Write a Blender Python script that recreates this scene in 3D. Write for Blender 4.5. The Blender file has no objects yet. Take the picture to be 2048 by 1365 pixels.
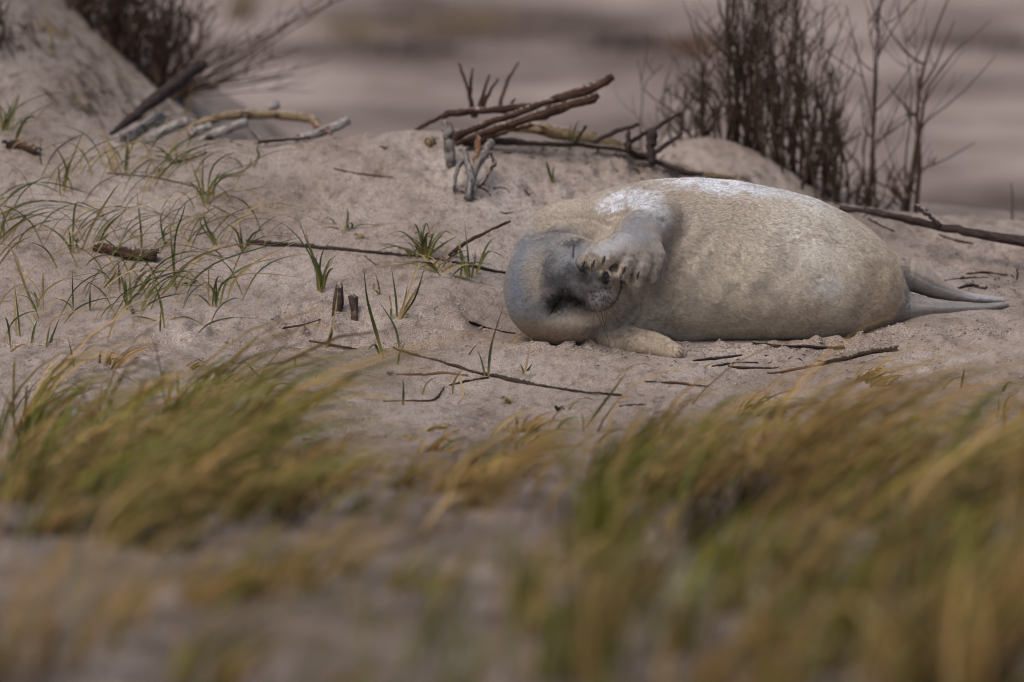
import bpy, math, random
import numpy as np
from mathutils import Vector

# ------------------------------------------------------------------ camera, light, exposure
scene = bpy.context.scene
col = scene.collection
CAM = np.array([0.0, -12.0, 1.27])
PITCH = math.radians(6.0)
LENS = 184.9
cam_data = bpy.data.cameras.new('camera')
cam = bpy.data.objects.new('camera', cam_data)
col.objects.link(cam)
cam.location = CAM
cam.rotation_euler = (math.pi / 2 - PITCH, 0, 0)
cam_data.lens = LENS
cam_data.sensor_width = 36.0
cam_data.clip_start = 0.1
cam_data.clip_end = 3000
cam_data.dof.use_dof = True
cam_data.dof.focus_distance = 12.02
cam_data.dof.aperture_fstop = 2.5
cam_data.dof.aperture_blades = 9
scene.camera = cam

world = bpy.data.worlds.new('World')
scene.world = world
world.use_nodes = True
wn = world.node_tree
wn.nodes.clear()
w_out = wn.nodes.new('ShaderNodeOutputWorld')
w_bg = wn.nodes.new('ShaderNodeBackground')
w_sky = wn.nodes.new('ShaderNodeTexSky')
w_sky.sky_type = 'NISHITA'
w_sky.sun_disc = False
SUN_EL, SUN_AZ = math.radians(55), math.radians(-142)      # azimuth from +Y (away from camera), clockwise seen from above
w_sky.sun_elevation = SUN_EL
w_sky.sun_rotation = SUN_AZ
w_sky.air_density = 1.0
w_sky.dust_density = 4.0
w_sky.ozone_density = 1.0
w_bg.inputs['Strength'].default_value = 0.10
wn.links.new(w_sky.outputs[0], w_bg.inputs['Color'])
wn.links.new(w_bg.outputs[0], w_out.inputs['Surface'])

sun_data = bpy.data.lights.new('sun', 'SUN')
sun_data.energy = 2.0
sun_data.angle = math.radians(48)
sun_data.color = (1.0, 0.93, 0.86)
sun = bpy.data.objects.new('sun', sun_data)
col.objects.link(sun)
_sd = Vector((math.sin(SUN_AZ) * math.cos(SUN_EL), math.cos(SUN_AZ) * math.cos(SUN_EL), math.sin(SUN_EL)))
sun.rotation_euler = _sd.to_track_quat('Z', 'Y').to_euler()
sun.location = (-6, -2, 10)

vs = scene.view_settings
vs.view_transform = 'Standard'
vs.look = 'None'
vs.exposure = -0.08
vs.gamma = 1.0
vs.use_curve_mapping = False
scene.cycles.use_denoising = True
scene.cycles.filter_width = 1.05
scene.cycles.max_bounces = 5
scene.cycles.diffuse_bounces = 3
scene.cycles.transparent_max_bounces = 4

# ------------------------------------------------------------------ helpers
R = random.Random(11)
NR = np.random.default_rng(11)
F_ = np.array([0, math.cos(PITCH), -math.sin(PITCH)])
U_ = np.array([0, math.sin(PITCH), math.cos(PITCH)])
K = 36.0 / LENS / 2048.0


def ray(px, py):
    return F_ + np.array([1.0, 0, 0]) * ((px - 1024) * K) + U_ * ((682.5 - py) * K)


def P(px, py, Y):
    """world point seen at picture position (px, py) standing at depth Y"""
    d = ray(px, py)
    t = (Y - CAM[1]) / d[1]
    return CAM + d * t


def unproj(v):
    """picture position of world points (N,3)"""
    q = v - CAM
    dep = q @ F_
    return 1024 + q[:, 0] / dep / K, 682.5 - (q @ U_) / dep / K


def sstep(a, b, x):
    t = np.clip((x - a) / (b - a), 0, 1)
    return t * t * (3 - 2 * t)


_perm = np.random.default_rng(3).permutation(512).astype(np.int64)
_pv = np.random.default_rng(4).uniform(-1, 1, 512)


def _h(ix, iy, iz):
    return _pv[_perm[(_perm[(_perm[ix & 511] + iy) & 511] + iz) & 511]]


def noise(x, y, z=0.0):
    x = np.asarray(x, float); y = np.asarray(y, float); z = np.asarray(z, float) + 0 * x
    ix, iy, iz = (np.floor(a).astype(np.int64) for a in (x, y, z))
    fx, fy, fz = x - ix, y - iy, z - iz
    fx, fy, fz = (a * a * a * (a * (a * 6 - 15) + 10) for a in (fx, fy, fz))
    r = 0
    for dx in (0, 1):
        for dy in (0, 1):
            for dz in (0, 1):
                w = (fx if dx else 1 - fx) * (fy if dy else 1 - fy) * (fz if dz else 1 - fz)
                r = r + w * _h(ix + dx, iy + dy, iz + dz)
    return r


def noise2(x, y, s=0):
    x = np.asarray(x, float); y = np.asarray(y, float)
    ix, iy = np.floor(x).astype(np.int64), np.floor(y).astype(np.int64)
    fx, fy = x - ix, y - iy
    fx, fy = (a * a * a * (a * (a * 6 - 15) + 10) for a in (fx, fy))
    r = 0
    for dx in (0, 1):
        for dy in (0, 1):
            r = r + (fx if dx else 1 - fx) * (fy if dy else 1 - fy) * _h(ix + dx, iy + dy, s)
    return r


def smooth_table(xs, ys, x0, x1, n=600, sig=8):
    g = np.linspace(x0, x1, n)
    v = np.interp(g, xs, ys)
    k = np.exp(-0.5 * (np.arange(-3 * sig, 3 * sig + 1) / sig) ** 2); k /= k.sum()
    v = np.convolve(np.pad(v, 3 * sig, mode='edge'), k, mode='valid')
    return g, v


# ------------------------------------------------------------------ terrain
def table_from_px(rows, Y):
    pts = np.array([P(a, b, Y) for a, b in rows])
    return pts[:, 0], pts[:, 2]


_cx, _cz = table_from_px([(-500, 240), (0, 262), (330, 278), (600, 278), (760, 264), (880, 262), (1000, 280), (1200, 305),
                          (1400, 352), (1600, 398), (1800, 428), (2048, 441), (2500, 450)], 1.5)
CREST = smooth_table(_cx, _cz, -2.2, 2.2)
_bx, _bz = table_from_px([(-600, -420), (-100, -190), (60, -60), (150, 20), (240, 100), (330, 185), (400, 232), (470, 275), (560, 340), (700, 470)], 3.3)
BANK = smooth_table(_bx, _bz, -3.5, 0.2)
_mx, _mz = table_from_px([(1180, 420), (1260, 330), (1340, 285), (1420, 277), (1500, 296), (1570, 335), (1650, 388), (1750, 408), (1850, 418), (2048, 445), (2300, 470)], 2.35)
MOUND = smooth_table(_mx, _mz, 0.0, 2.2)
_fy = [-60, -14, -9, -6, -4.5, -3.5, -2.5, -1.8, -1.0, -0.5, 0.0]
_fz = [0.0, 0.0, 0.16, 0.20, 0.16, 0.10, 0.015, -0.05, -0.075, -0.05, 0.0]
FORE = smooth_table(_fy, _fz, -20, 0.0, 1600, 12)


def smax(a, b, k):
    h = np.clip(0.5 + 0.5 * (a - b) / k, 0, 1)
    return b + (a - b) * h + k * h * (1 - h)


def height(X, Y, fine=True):
    X = np.asarray(X, float); Y = np.asarray(Y, float)
    hc = np.interp(X, *CREST)
    y0 = -0.05 + 0.42 * sstep(-0.25, 0.15, X)
    t = np.clip((Y - y0) / (1.5 - y0), 0, 1)
    ramp = hc * (t * 0.75 + 0.25 * t * t * (3 - 2 * t))
    tail = 0.046 * sstep(0.74, 0.99, X) * sstep(-0.45, 0.20, Y) * (1 - sstep(0.4, 1.0, Y))
    z = np.where(Y <= 0, np.interp(Y, *FORE), ramp) + tail
    back = -0.05 - 0.30 * sstep(2.0, 6, Y) - 0.22 * sstep(8, 22, Y)
    drop = sstep(1.45, 2.3, Y)
    ridge = hc * (1 - drop) + back * drop
    z = np.where(Y > 1.5, ridge, z)
    mz = np.interp(X, *MOUND)
    mm = sstep(1.55, 2.25, Y) * (1 - sstep(2.7, 3.6, Y)) * sstep(0.1, 0.4, X)
    z = np.where(Y > 1.4, smax(z, z + (np.maximum(mz, z) - z) * mm, 0.01), z)
    bz = np.interp(X, *BANK)
    bm = sstep(1.2, 3.3, Y) * (1 - sstep(4.2, 7.5, Y)) * (1 - sstep(-0.45, 0.1, X))
    z = z + np.maximum(bz - z, 0) * bm
    # undulation
    near = np.exp(-((X - 0.55) / 0.75) ** 4 - ((Y - 0.2) / 0.35) ** 4)      # packed flat under the seal
    amp = 1 - 0.75 * near
    z = z + amp * (0.016 * noise2(X * 2.1, Y * 1.7, 1) + 0.008 * noise2(X * 5.5 + 3, Y * 4, 2))
    if fine:
        loose = np.clip(0.38 + 1.1 * noise2(X * 2.6 + 9, Y * 1.9, 7), 0.06, 1.2)
        z = z + amp * 0.0022 * noise2(X * 6 + 2.5 * noise2(X * 3, Y * 3, 11), Y * 34 + 3 * noise2(X * 2.2, Y * 2, 12), 9) * np.clip(0.5 - 1.2 * noise2(X * 1.8 + 4, Y * 1.5, 13), 0, 1)
        z = z + amp * loose * (0.0036 * noise2(X * 17, Y * 9, 3) + 0.0022 * noise2(X * 38, Y * 19, 4)) \
              + loose * 0.0019 * noise2(X * 90, Y * 55, 5)
        for (a, b, r, k) in TRACKS:
            d2 = ((X - a) / r) ** 2 + ((Y - b) / (r * 1.9)) ** 2
            z = z + k * np.exp(-d2) * (1 + 1.6 * noise2(X * 45, Y * 25, 6)) - 0.45 * k * np.exp(-((np.sqrt(d2) - 1.5) / 0.4) ** 2)
        # little bank of pushed sand along the belly
        edge = np.exp(-((Y + 0.03 - 0.10 * sstep(0.5, 1.0, X)) / 0.035) ** 2) * sstep(-0.02, 0.1, X) * (1 - sstep(0.85, 1.0, X))
        z = z + 0.012 * edge * (1 + 1.2 * noise2(X * 40, Y * 30, 8))
    return z


TRACKS = []


def ground_hit(px, py, fine=True):
    d = ray(px, py)
    t = np.concatenate([np.arange(5.5, 18, 0.03), np.arange(18, 90, 0.2)])
    for level in range(2):
        p = CAM[None] + d[None] * t[:, None]
        dz = p[:, 2] - height(p[:, 0], p[:, 1], fine and level == 1)
        below = np.where(dz < 0)[0]
        i = max(below[0] if len(below) else len(t) - 1, 1)
        if level == 0:
            t = np.linspace(t[i - 1] - .06, t[i] + .06, 40)
    f = dz[i - 1] / (dz[i - 1] - dz[i] + 1e-12)
    return p[i - 1] + (p[i] - p[i - 1]) * np.clip(f, 0, 1)


def ground_hits(px, py):
    """many sight lines at once"""
    d = np.stack([ray(a, b) for a, b in zip(px, py)])
    t = np.arange(5.5, 26, .05)
    p = CAM + d[:, None] * t[None, :, None]
    dz = p[..., 2] - height(p[..., 0].ravel(), p[..., 1].ravel(), False).reshape(p.shape[:2])
    i = np.clip(np.argmax(dz < 0, axis=1), 1, None)
    r = np.arange(len(d))
    f = np.clip(dz[r, i - 1] / (dz[r, i - 1] - dz[r, i] + 1e-12), 0, 1)
    q = p[r, i - 1] + (p[r, i] - p[r, i - 1]) * f[:, None]
    q[:, 2] = height(q[:, 0], q[:, 1])
    return q


for (a, b, r, k) in [(560, 640, .03, -.012), (600, 655, .05, -.016), (640, 640, .03, -.010), (720, 650, .04, -.012), (900, 640, .05, .007), (860, 622, .04, -.008), (935, 655, .035, .006),
                     (1290, 352, .05, -.014), (1345, 345, .045, -.012), (1230, 340, .04, -.012), (1180, 330, .05, -.010), (1150, 400, .05, -.008), (1120, 380, .03, .006),
                     (1080, 385, .04, -.010), (1010, 370, .05, -.008), (880, 350, .04, -.010), (850, 330, .05, -.009), (830, 305, .04, -.008), (760, 330, .05, -.006), (700, 300, .05, -.006),
                     (2030, 600, .06, .008), (1960, 650, .05, .008), (1880, 690, .05, .006), (1990, 640, .05, -.008), (1750, 672, .05, .006), (1850, 470, .05, -.010), (1930, 520, .06, -.010),
                     (2010, 500, .05, -.01), (1150, 705, .05, .005), (430, 650, .05, -.008), (300, 690, .07, -.010), (200, 740, .06, -.008), (90, 720, .06, -.008), (500, 720, .06, .006),
                     (1450, 745, .05, -.006), (1850, 760, .06, -.006), (1700, 760, .05, .006), (640, 420, .05, -.006), (560, 400, .06, .006), (1000, 860, .08, -.008), (700, 850, .07, -.008)]:
    g = ground_hit(a, b, False)
    TRACKS.append((g[0], g[1], r, k))

# ------------------------------------------------------------------ materials
def new_mat(name):
    m = bpy.data.materials.new(name)
    m.use_nodes = True
    nt = m.node_tree
    return m, nt, nt.nodes['Principled BSDF']


def N(nt, t, **kw):
    n = nt.nodes.new(t)
    for k, v in kw.items():
        setattr(n, k, v)
    return n


def ramp(nt, src, stops):
    r = N(nt, 'ShaderNodeValToRGB')
    e = r.color_ramp.elements
    while len(e) < len(stops):
        e.new(0.5)
    for i, (p, c) in enumerate(stops):
        e[i].position = p
        e[i].color = (*c, 1) if len(c) == 3 else c
    nt.links.new(src, r.inputs[0])
    return r


def tex_noise(nt, vec, scale, detail=4, rough=0.55):
    n = N(nt, 'ShaderNodeTexNoise')
    n.inputs['Scale'].default_value = scale
    n.inputs['Detail'].default_value = detail
    n.inputs['Roughness'].default_value = rough
    nt.links.new(vec, n.inputs['Vector'])
    return n


def mixc(nt, fac, a, b, mode='MIX'):
    m = N(nt, 'ShaderNodeMix', data_type='RGBA', blend_type=mode)
    for s, v in ((m.inputs[0], fac), (m.inputs[6], a), (m.inputs[7], b)):
        if hasattr(v, 'links') or hasattr(v, 'is_linked'):
            nt.links.new(v, s)
        elif isinstance(v, (int, float)):
            s.default_value = v
        else:
            s.default_value = (*v, 1)
    return m.outputs[2]


def sand_material():
    m, nt, b = new_mat('sand')
    tc = N(nt, 'ShaderNodeNewGeometry')
    pos = tc.outputs['Position']
    mp = N(nt, 'ShaderNodeMapping'); mp.inputs['Scale'].default_value = (1, 0.45, 1)
    nt.links.new(pos, mp.inputs[0]); v = mp.outputs[0]
    big = tex_noise(nt, v, 3.2, 5, 0.6)
    c1 = ramp(nt, big.outputs[0], [(0.30, (0.255, 0.200, 0.165)), (0.52, (0.395, 0.326, 0.286)), (0.72, (0.510, 0.438, 0.396))])
    med = tex_noise(nt, v, 34, 4, 0.65)
    c2 = ramp(nt, med.outputs[0], [(0.33, (0.56, 0.52, 0.48)), (0.50, (1, 1, 1)), (0.75, (1.14, 1.14, 1.16))])
    c = mixc(nt, 0.8, c1.outputs[0], c2.outputs[0], 'MULTIPLY')
    gr = tex_noise(nt, pos, 420, 2, 0.6)
    c3 = ramp(nt, gr.outputs[0], [(0.34, (0.22, 0.19, 0.17)), (0.47, (0.86, 0.85, 0.84)), (0.56, (1.06, 1.06, 1.06)), (0.68, (1.75, 1.75, 1.80))])
    c = mixc(nt, 0.95, c, c3.outputs[0], 'MULTIPLY')
    # dark organic grit, in patches
    gt = tex_noise(nt, v, 150, 3, 0.7)
    gp = tex_noise(nt, v, 4.5, 3, 0.6)
    ga = ramp(nt, gt.outputs[0], [(0.60, (0, 0, 0)), (0.68, (1, 1, 1))])
    gb = ramp(nt, gp.outputs[0], [(0.44, (0.08, 0.08, 0.08)), (0.62, (0.9, 0.9, 0.9))])
    gm = N(nt, 'ShaderNodeMath', operation='MULTIPLY')
    nt.links.new(ga.outputs[0], gm.inputs[0]); nt.links.new(gb.outputs[0], gm.inputs[1])
    c = mixc(nt, gm.outputs[0], c, (0.105, 0.075, 0.052))
    # plant litter trodden into the near strip, its brown deepened to paint vignetting
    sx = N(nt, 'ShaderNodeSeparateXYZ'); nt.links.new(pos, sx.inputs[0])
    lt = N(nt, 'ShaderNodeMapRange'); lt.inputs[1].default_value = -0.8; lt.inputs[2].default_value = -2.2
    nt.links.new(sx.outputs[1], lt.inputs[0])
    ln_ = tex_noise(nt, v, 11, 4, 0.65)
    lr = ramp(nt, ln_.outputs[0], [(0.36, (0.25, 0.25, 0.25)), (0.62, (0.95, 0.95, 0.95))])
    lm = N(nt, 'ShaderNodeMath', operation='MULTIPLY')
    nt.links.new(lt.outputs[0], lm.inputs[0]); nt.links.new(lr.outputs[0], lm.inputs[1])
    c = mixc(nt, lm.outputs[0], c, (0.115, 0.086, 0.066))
    # damp beach beyond the dune
    mpf = N(nt, 'ShaderNodeMapping'); mpf.inputs['Scale'].default_value = (0.42, 0.16, 1)
    nt.links.new(pos, mpf.inputs[0])
    wet = tex_noise(nt, mpf.outputs[0], 1.15, 4, 0.6)
    cw = ramp(nt, wet.outputs[0], [(0.38, (0.120, 0.088, 0.074)), (0.50, (0.275, 0.215, 0.190)), (0.63, (0.430, 0.350, 0.315))])
    far = N(nt, 'ShaderNodeMapRange'); far.inputs[1].default_value = 4.5; far.inputs[2].default_value = 7.5
    nt.links.new(sx.outputs[1], far.inputs[0])
    c = mixc(nt, far.outputs[0], c, cw.outputs[0])
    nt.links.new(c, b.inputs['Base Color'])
    b.inputs['Roughness'].default_value = 0.92
    b.inputs['Specular IOR Level'].default_value = 0.18
    bs = N(nt, 'ShaderNodeBump'); bs.inputs['Strength'].default_value = 0.8; bs.inputs['Distance'].default_value = 0.005
    g2 = tex_noise(nt, pos, 260, 3, 0.7)
    nt.links.new(g2.outputs[0], bs.inputs['Height'])
    b2 = N(nt, 'ShaderNodeBump'); b2.inputs['Strength'].default_value = 0.5; b2.inputs['Distance'].default_value = 0.011
    g3 = tex_noise(nt, v, 62, 4, 0.7)
    nt.links.new(g3.outputs[0], b2.inputs['Height']); nt.links.new(bs.outputs[0], b2.inputs['Normal'])
    nt.links.new(b2.outputs[0], b.inputs['Normal'])
    return m


def col_material(name, rough=0.8, spec=0.2, nscale=0, namt=0.0, bump=0.0, bscale=300, transl=0.0):
    m, nt, b = new_mat(name)
    a = N(nt, 'ShaderNodeAttribute', attribute_name='Col')
    c = a.outputs['Color']
    geo = N(nt, 'ShaderNodeNewGeometry')
    if nscale:
        n = tex_noise(nt, geo.outputs['Position'], nscale, 3, 0.65)
        r = ramp(nt, n.outputs[0], [(0.3, (1 - namt,) * 3), (0.7, (1 + namt,) * 3)])
        c = mixc(nt, 1.0, c, r.outputs[0], 'MULTIPLY')
    nt.links.new(c, b.inputs['Base Color'])
    b.inputs['Roughness'].default_value = rough
    b.inputs['Specular IOR Level'].default_value = spec
    if bump:
        bs = N(nt, 'ShaderNodeBump'); bs.inputs['Strength'].default_value = bump; bs.inputs['Distance'].default_value = 0.003
        n2 = tex_noise(nt, geo.outputs['Position'], bscale, 3, 0.6)
        nt.links.new(n2.outputs[0], bs.inputs['Height']); nt.links.new(bs.outputs[0], b.inputs['Normal'])
    if transl:
        tr = N(nt, 'ShaderNodeBsdfTranslucent'); nt.links.new(c, tr.inputs['Color'])
        mx = N(nt, 'ShaderNodeMixShader'); mx.inputs[0].default_value = transl
        nt.links.new(b.outputs[0], mx.inputs[1]); nt.links.new(tr.outputs[0], mx.inputs[2])
        nt.links.new(mx.outputs[0], nt.nodes['Material Output'].inputs['Surface'])
    return m


def wood_material(name, stops, marks=None, sand=0.25, rough=0.85):
    """bark: streaks along the stick (UV: u metres along, v around), optional dark cross marks, sand dusting on top faces"""
    m, nt, b = new_mat(name)
    uv = N(nt, 'ShaderNodeUVMap')
    mp = N(nt, 'ShaderNodeMapping'); mp.inputs['Scale'].default_value = (14, 3.2, 1)
    nt.links.new(uv.outputs[0], mp.inputs[0])
    oi = N(nt, 'ShaderNodeObjectInfo')
    add = N(nt, 'ShaderNodeVectorMath', operation='ADD')
    mul = N(nt, 'ShaderNodeMath', operation='MULTIPLY'); mul.inputs[1].default_value = 37.0
    nt.links.new(oi.outputs['Random'], mul.inputs[0])
    nt.links.new(mp.outputs[0], add.inputs[0]); nt.links.new(mul.outputs[0], add.inputs[1])
    n = tex_noise(nt, add.outputs[0], 2.2, 5, 0.65)
    r = ramp(nt, n.outputs[0], stops)
    c = r.outputs[0]
    if marks:
        mp2 = N(nt, 'ShaderNodeMapping'); mp2.inputs['Scale'].default_value = (26, 3.2, 1)
        nt.links.new(uv.outputs[0], mp2.inputs[0])
        n2 = tex_noise(nt, mp2.outputs[0], 1.0, 3, 0.6)
        r2 = ramp(nt, n2.outputs[0], [(0.53, (0, 0, 0)), (0.60, (1, 1, 1))])
        c = mixc(nt, r2.outputs[0], c, marks)
    geo = N(nt, 'ShaderNodeNewGeometry')
    if sand:
        sx = N(nt, 'ShaderNodeSeparateXYZ'); nt.links.new(geo.outputs['Normal'], sx.inputs[0])
        n3 = tex_noise(nt, geo.outputs['Position'], 120, 3, 0.7)
        ad = N(nt, 'ShaderNodeMath', operation='MULTIPLY_ADD'); ad.inputs[1].default_value = 0.5
        nt.links.new(sx.outputs[2], ad.inputs[0]); nt.links.new(n3.outputs[0], ad.inputs[2])
        r3 = ramp(nt, ad.outputs[0], [(0.93, (0, 0, 0)), (1.0, (1, 1, 1))])
        r3.color_ramp.elements[0].position = 1.0 - sand * 0.55
        c = mixc(nt, r3.outputs[0], c, (0.34, 0.285, 0.255))
    nt.links.new(c, b.inputs['Base Color'])
    b.inputs['Roughness'].default_value = rough
    b.inputs['Specular IOR Level'].default_value = 0.25
    bs = N(nt, 'ShaderNodeBump'); bs.inputs['Strength'].default_value = 0.7; bs.inputs['Distance'].default_value = 0.003
    nt.links.new(n.outputs[0], bs.inputs['Height']); nt.links.new(bs.outputs[0], b.inputs['Normal'])
    return m


M = {}
M['sand'] = sand_material()
M['dark_wood'] = wood_material('dark_bark', [(0.3, (0.018, 0.012, 0.010)), (0.55, (0.052, 0.034, 0.028)), (0.75, (0.11, 0.08, 0.068))], sand=0.35)
M['brown_wood'] = wood_material('brown_bark', [(0.32, (0.012, 0.007, 0.006)), (0.5, (0.055, 0.028, 0.019)), (0.75, (0.17, 0.095, 0.062))], sand=0.12)
M['dark_clean'] = wood_material('dark_clean_bark', [(0.3, (0.015, 0.010, 0.010)), (0.55, (0.050, 0.034, 0.031)), (0.78, (0.12, 0.085, 0.075))], sand=0.0)
M['red_wood'] = wood_material('reddish_bark', [(0.3, (0.07, 0.032, 0.018)), (0.5, (0.17, 0.085, 0.045)), (0.75, (0.28, 0.18, 0.11))], sand=0.25)
M['birch'] = wood_material('birch_bark', [(0.3, (0.14, 0.11, 0.09)), (0.5, (0.36, 0.32, 0.295)), (0.72, (0.60, 0.57, 0.55))], marks=(0.045, 0.035, 0.03), sand=0.1)
M['grey_wood'] = wood_material('weathered_grey_wood', [(0.3, (0.055, 0.045, 0.040)), (0.5, (0.170, 0.148, 0.138)), (0.75, (0.36, 0.335, 0.325))], marks=(0.03, 0.024, 0.02), sand=0.1)
M['yellow_wood'] = wood_material('yellow_bark', [(0.3, (0.10, 0.065, 0.035)), (0.5, (0.235, 0.170, 0.098)), (0.75, (0.38, 0.30, 0.19))], marks=(0.05, 0.032, 0.02), sand=0.1)
M['cut_wood'] = wood_material('cut_wood', [(0.3, (0.20, 0.085, 0.04)), (0.5, (0.30, 0.15, 0.08)), (0.75, (0.42, 0.26, 0.16))], sand=0.0)
M['twig'] = wood_material('shrub_bark', [(0.3, (0.018, 0.011, 0.009)), (0.50, (0.055, 0.034, 0.026)), (0.70, (0.22, 0.145, 0.10))], sand=0.0)
M['grass'] = col_material('grass_blade', rough=0.55, spec=0.3, nscale=120, namt=0.15, transl=0.25)
M['seal'] = col_material('seal_skin', rough=0.75, spec=0.2, nscale=420, namt=0.28, bump=0.35, bscale=420)
M['fur'] = col_material('seal_fur', rough=0.8, spec=0.06)
M['nose'] = col_material('damp_nose_skin', rough=0.55, spec=0.3, nscale=500, namt=0.5, bump=0.5, bscale=500)
M['claw'] = col_material('claw_horn', rough=0.35, spec=0.5)
M['crumb'] = col_material('sand_crumb', rough=0.95, spec=0.1, nscale=400, namt=0.35)


# ------------------------------------------------------------------ mesh plumbing
def mk(name, verts, faces, mat, parent=None, cols=None, uvs=None, smooth=True, label=None, cat=None, group=None, kind=None):
    me = bpy.data.meshes.new(name)
    verts = np.asarray(verts, float)
    if isinstance(faces, np.ndarray):
        k = faces.shape[1]
        me.vertices.add(len(verts)); me.vertices.foreach_set('co', verts.astype(np.float32).ravel())
        me.loops.add(faces.size); me.loops.foreach_set('vertex_index', faces.astype(np.int32).ravel())
        me.polygons.add(len(faces))
        me.polygons.foreach_set('loop_start', np.arange(0, faces.size, k, dtype=np.int32))
        me.update(calc_edges=True); me.validate()
    else:
        me.from_pydata(verts.tolist(), [], [list(map(int, f)) for f in faces])
    if smooth:
        me.polygons.foreach_set('use_smooth', [True] * len(me.polygons))
    if cols is not None:
        a = me.color_attributes.new('Col', 'FLOAT_COLOR', 'POINT')
        c4 = np.ones((len(verts), 4), np.float32); c4[:, :3] = cols
        a.data.foreach_set('color', c4.ravel())
    if uvs is not None:
        uvl = me.uv_layers.new(name='UVMap')
        li = np.empty(len(me.loops), np.int32); me.loops.foreach_get('vertex_index', li)
        uvl.data.foreach_set('uv', np.asarray(uvs, np.float32)[li].ravel())
    me.materials.append(mat)
    o = bpy.data.objects.new(name, me)
    col.objects.link(o)
    if parent is not None:
        o.parent = parent
        o.matrix_parent_inverse = parent.matrix_basis.inverted()
    tag(o, label, cat, group, kind)
    return o


def tag(o, label=None, cat=None, group=None, kind=None):
    for k, v in (('label', label), ('category', cat), ('group', group), ('kind', kind)):
        if v:
            o[k] = v
    return o


def empty(name, loc, label, cat, group=None):
    o = bpy.data.objects.new(name, None)
    o.empty_display_size = 0.05
    o.location = loc
    col.objects.link(o)
    bpy.context.view_layer.update()
    return tag(o, label, cat, group)


def catmull(pts, n):
    pts = np.asarray(pts, float)
    if len(pts) == 2:
        return pts[0] + (pts[1] - pts[0]) * np.linspace(0, 1, n)[:, None]
    ext = np.vstack([2 * pts[0] - pts[1], pts, 2 * pts[-1] - pts[-2]])
    out = []
    m = len(pts) - 1
    for t in np.linspace(0, m, n):
        i = min(int(t), m - 1); f = t - i
        p0, p1, p2, p3 = ext[i], ext[i + 1], ext[i + 2], ext[i + 3]
        out.append(0.5 * ((2 * p1) + (-p0 + p2) * f + (2 * p0 - 5 * p1 + 4 * p2 - p3) * f * f + (-p0 + 3 * p1 - 3 * p2 + p3) * f ** 3))
    return np.array(out)


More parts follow.
